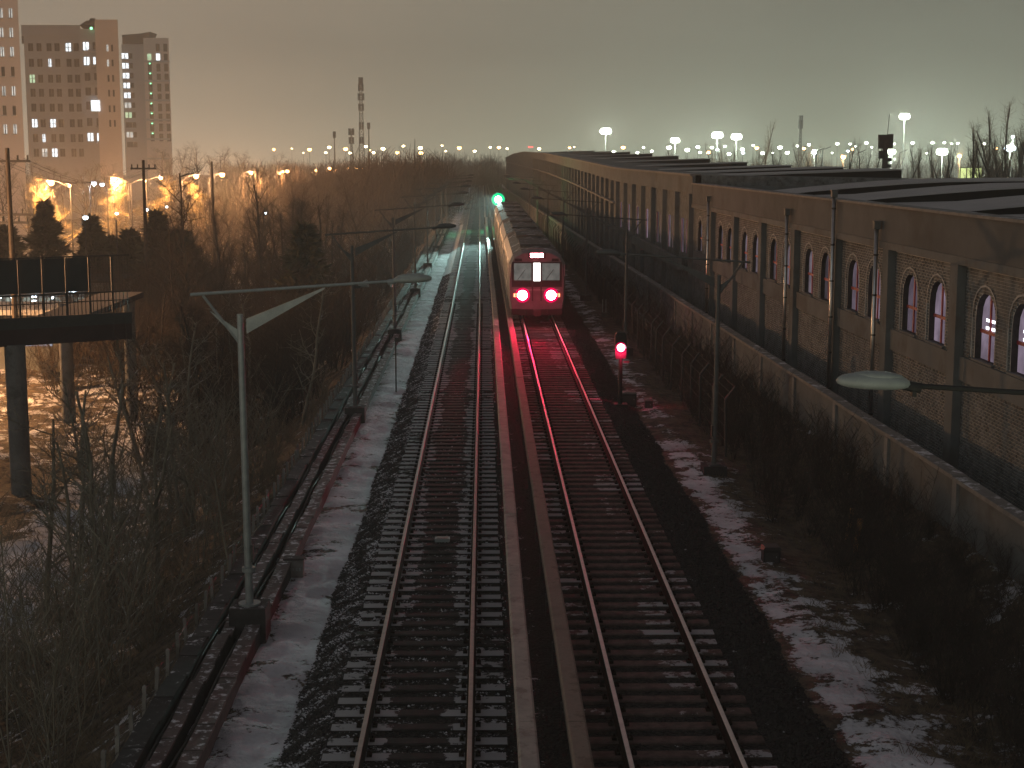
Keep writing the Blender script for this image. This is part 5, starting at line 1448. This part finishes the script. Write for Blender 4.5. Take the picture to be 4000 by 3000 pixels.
# pines
def pine_mesh(seed, h, w):
    rg = np.random.default_rng(seed); V, Fc = [], []
    n = 4200
    z = rg.uniform(0.08, 1, n) ** .8; a = rg.uniform(0, 2 * pi, n)
    lay = .72 + .28 * np.cos(z * 34 + a * 1.0)
    rr = w * (1 - z) ** .75 * np.sqrt(rg.uniform(.15, 1, n)) * lay * (1 + .25 * np.sin(a * 3 + seed)); 
    c = np.stack([rr * np.cos(a), rr * np.sin(a), z * h - .25 * rr], 1)
    L = rg.uniform(.16, .42, (n, 1)) * (w / 1.6)
    d = np.stack([np.cos(a), np.sin(a), rg.uniform(-.3, .7, n)], 1) + rg.normal(0, .4, (n, 3)); d /= np.linalg.norm(d, axis=1, keepdims=True)
    s = np.cross(d, rg.normal(0, 1, (n, 3))); s /= np.linalg.norm(s, axis=1, keepdims=True)
    T = np.stack([c - s * L * .22, c + s * L * .22, c + d * L], 1)
    return T.reshape(-1, 3), np.arange(3 * n)
PI_ = []
for sd_, h, w in ((51, 6.0, 1.9), (52, 4.4, 1.5), (53, 3.2, 1.8)):
    V_, F_ = pine_mesh(sd_, h, w); o = raw_mesh("foliage", V_, F_, 3, M_needle); COL.objects.unlink(o)
    tk = MB().tube((0, 0, -.2), (0, 0, h * .95), .11, .03, 8).build("trunk", M_bark); COL.objects.unlink(tk)
    PI_.append((tk.data, o.data))
for px, top, Y, k, lb in ((172, 790, 122, 0, "broad dark pine in front of the leftmost orange lamp"), (355, 850, 124, 1, "dark pine directly behind the white lamp among the trees"), (505, 905, 126, 2, "low spreading pine behind the footbridge mesh"), (610, 830, 120, 1, "dense dark evergreen right of the utility pole"),
                       (25, 890, 124, 2, "round dark evergreen at the left edge below the thick utility pole"), (430, 930, 128, 2, "low dark evergreen between two pines behind the footbridge"), (1190, 880, 88, 0, "isolated dark evergreen inside the bare wood"), (700, 905, 118, 2, "low evergreen beneath the slanting bare trunk")):
    p = at(px, top, Y); h0 = (6.0, 4.4, 3.2)[k]
    t = thing("pine_tree", lb, "tree", (p.x, Y, -4.0), None, k + px * .01); s = (p.z + 4.0) / h0; t.scale = (max(.8, min(1.9, s * 1.15)),) * 2 + (s,)
    for nm, me in (("trunk", PI_[k][0]), ("foliage", PI_[k][1])):
        o = bpy.data.objects.new(nm, me); COL.objects.link(o); o.parent = t

# slender poplars behind the hall roof
PP = [tree_proto(61, 11, M_twig, M_bark, spread=.16, up=1.0, lv=(18, 4, 3), low=.15), tree_proto(62, 11, M_twig, M_bark, spread=.22, up=1.0, lv=(16, 4, 4), low=.2)]
for i in range(74):
    px = RNG.uniform(2620, 4060) if i % 4 else RNG.uniform(3600, 4060); Y = RNG.uniform(190, 290) if px > 3200 else RNG.uniform(260, 360)
    top = RNG.uniform(555, 640) if px < 3750 else RNG.uniform(480, 600)
    p = at(px, top, Y)
    place_tree(PP[i % 2], (p.x, Y, 0), RNG.uniform(0, 6.28), max(.3, p.z / 11), "thin bare poplar among many in front of the floodlit yard", "bare poplars behind the hall roof", "poplar")
for px, top, Y, lb in ((3938, 400, 235, "tallest dark poplar at the far right, left of its twin"), (3975, 390, 230, "tall dark poplar nearest the right edge"), (3872, 440, 245, "tall faint poplar third from the right edge"), (3803, 500, 170, "single poplar right in front of the lit yellow panel"), (2976, 480, 300, "tall dark poplar behind the roof near the twin floodlights")):
    p = at(px, top, Y); place_tree(PP[0], (p.x, Y, 0), px, p.z / 11, lb, None, "poplar")

# distant woods: masses of upright twigs
def twigmass(n, h):
    rg = np.random.default_rng(n); S = []
    for i in range(n):
        x, y = rg.normal(0, 2.2), rg.normal(0, 2.2); L = h * rg.uniform(.5, 1) * exp(-(x * x + y * y) / 26)
        a = rg.uniform(0, 6.28); S.append((x, y, 0, x + cos(a) * .4, y + sin(a) * .4, L, .05, .02))
        for k in range(3):
            b = L * rg.uniform(.3, .9); S.append((x, y, b, x + rg.normal(0, .9), y + rg.normal(0, .9), b + L * .22, .03, .015))
    return np.array(S)
TM = [twigmass(60, 6.5), twigmass(50, 7.5), twigmass(70, 5.5), twigmass(55, 7.0)]
it = []
for _ in range(420):
    Y = 230 * (900 / 230) ** RNG.uniform(0, 1); px = RNG.uniform(880, 1960); q = at(px, 611, Y)
    if Y < 420 and q.x > -9: continue
    zt_ = at(px, RNG.uniform(603, 640) if px > 1300 else RNG.uniform(615, 650), Y).z
    it.append((q.x, Y, -2.0 if q.x > -20 else -3.8, max(.5, (zt_ + 3.0) / 6.6), RNG.uniform(0, 6.28), int(RNG.integers(0, 4))))
scatter_segs(TM, it, "distant_wood", M_woodtwig, "far bare wood closing the view where the tracks vanish", "wood", 3)
it = []
for _ in range(200):
    Y = RNG.uniform(380, 620); px = RNG.uniform(2000, 4100); q = at(px, 611, Y)
    zt_ = at(px, RNG.uniform(612, 640), Y).z
    it.append((q.x, Y, -.5, max(.5, (zt_ + .5) / 6.6), RNG.uniform(0, 6.28), int(RNG.integers(0, 4))))
scatter_segs(TM, it, "distant_bushes", M_twig, "far hazy bushes among the floodlights behind the hall roof", "bushes", 3)

# ------------------------------------------------------------------ haze
hz = MB().box(-930, 930, -40, 1040, -8, 75).build("haze", None)
m = bpy.data.materials.new("night_haze"); m.use_nodes = True; nt = m.node_tree; nt.nodes.clear()
o = nt.nodes.new('ShaderNodeOutputMaterial'); pv = nt.nodes.new('ShaderNodeVolumePrincipled')
pv.inputs['Color'].default_value = (.96, .96, .96, 1); pv.inputs['Density'].default_value = 0.00095; pv.inputs['Anisotropy'].default_value = .1
nt.links.new(pv.outputs[0], o.inputs['Volume']); hz.data.materials.append(m)
tag(hz, kind='stuff')
try: m.cycles.homogeneous_volume = True
except Exception: pass
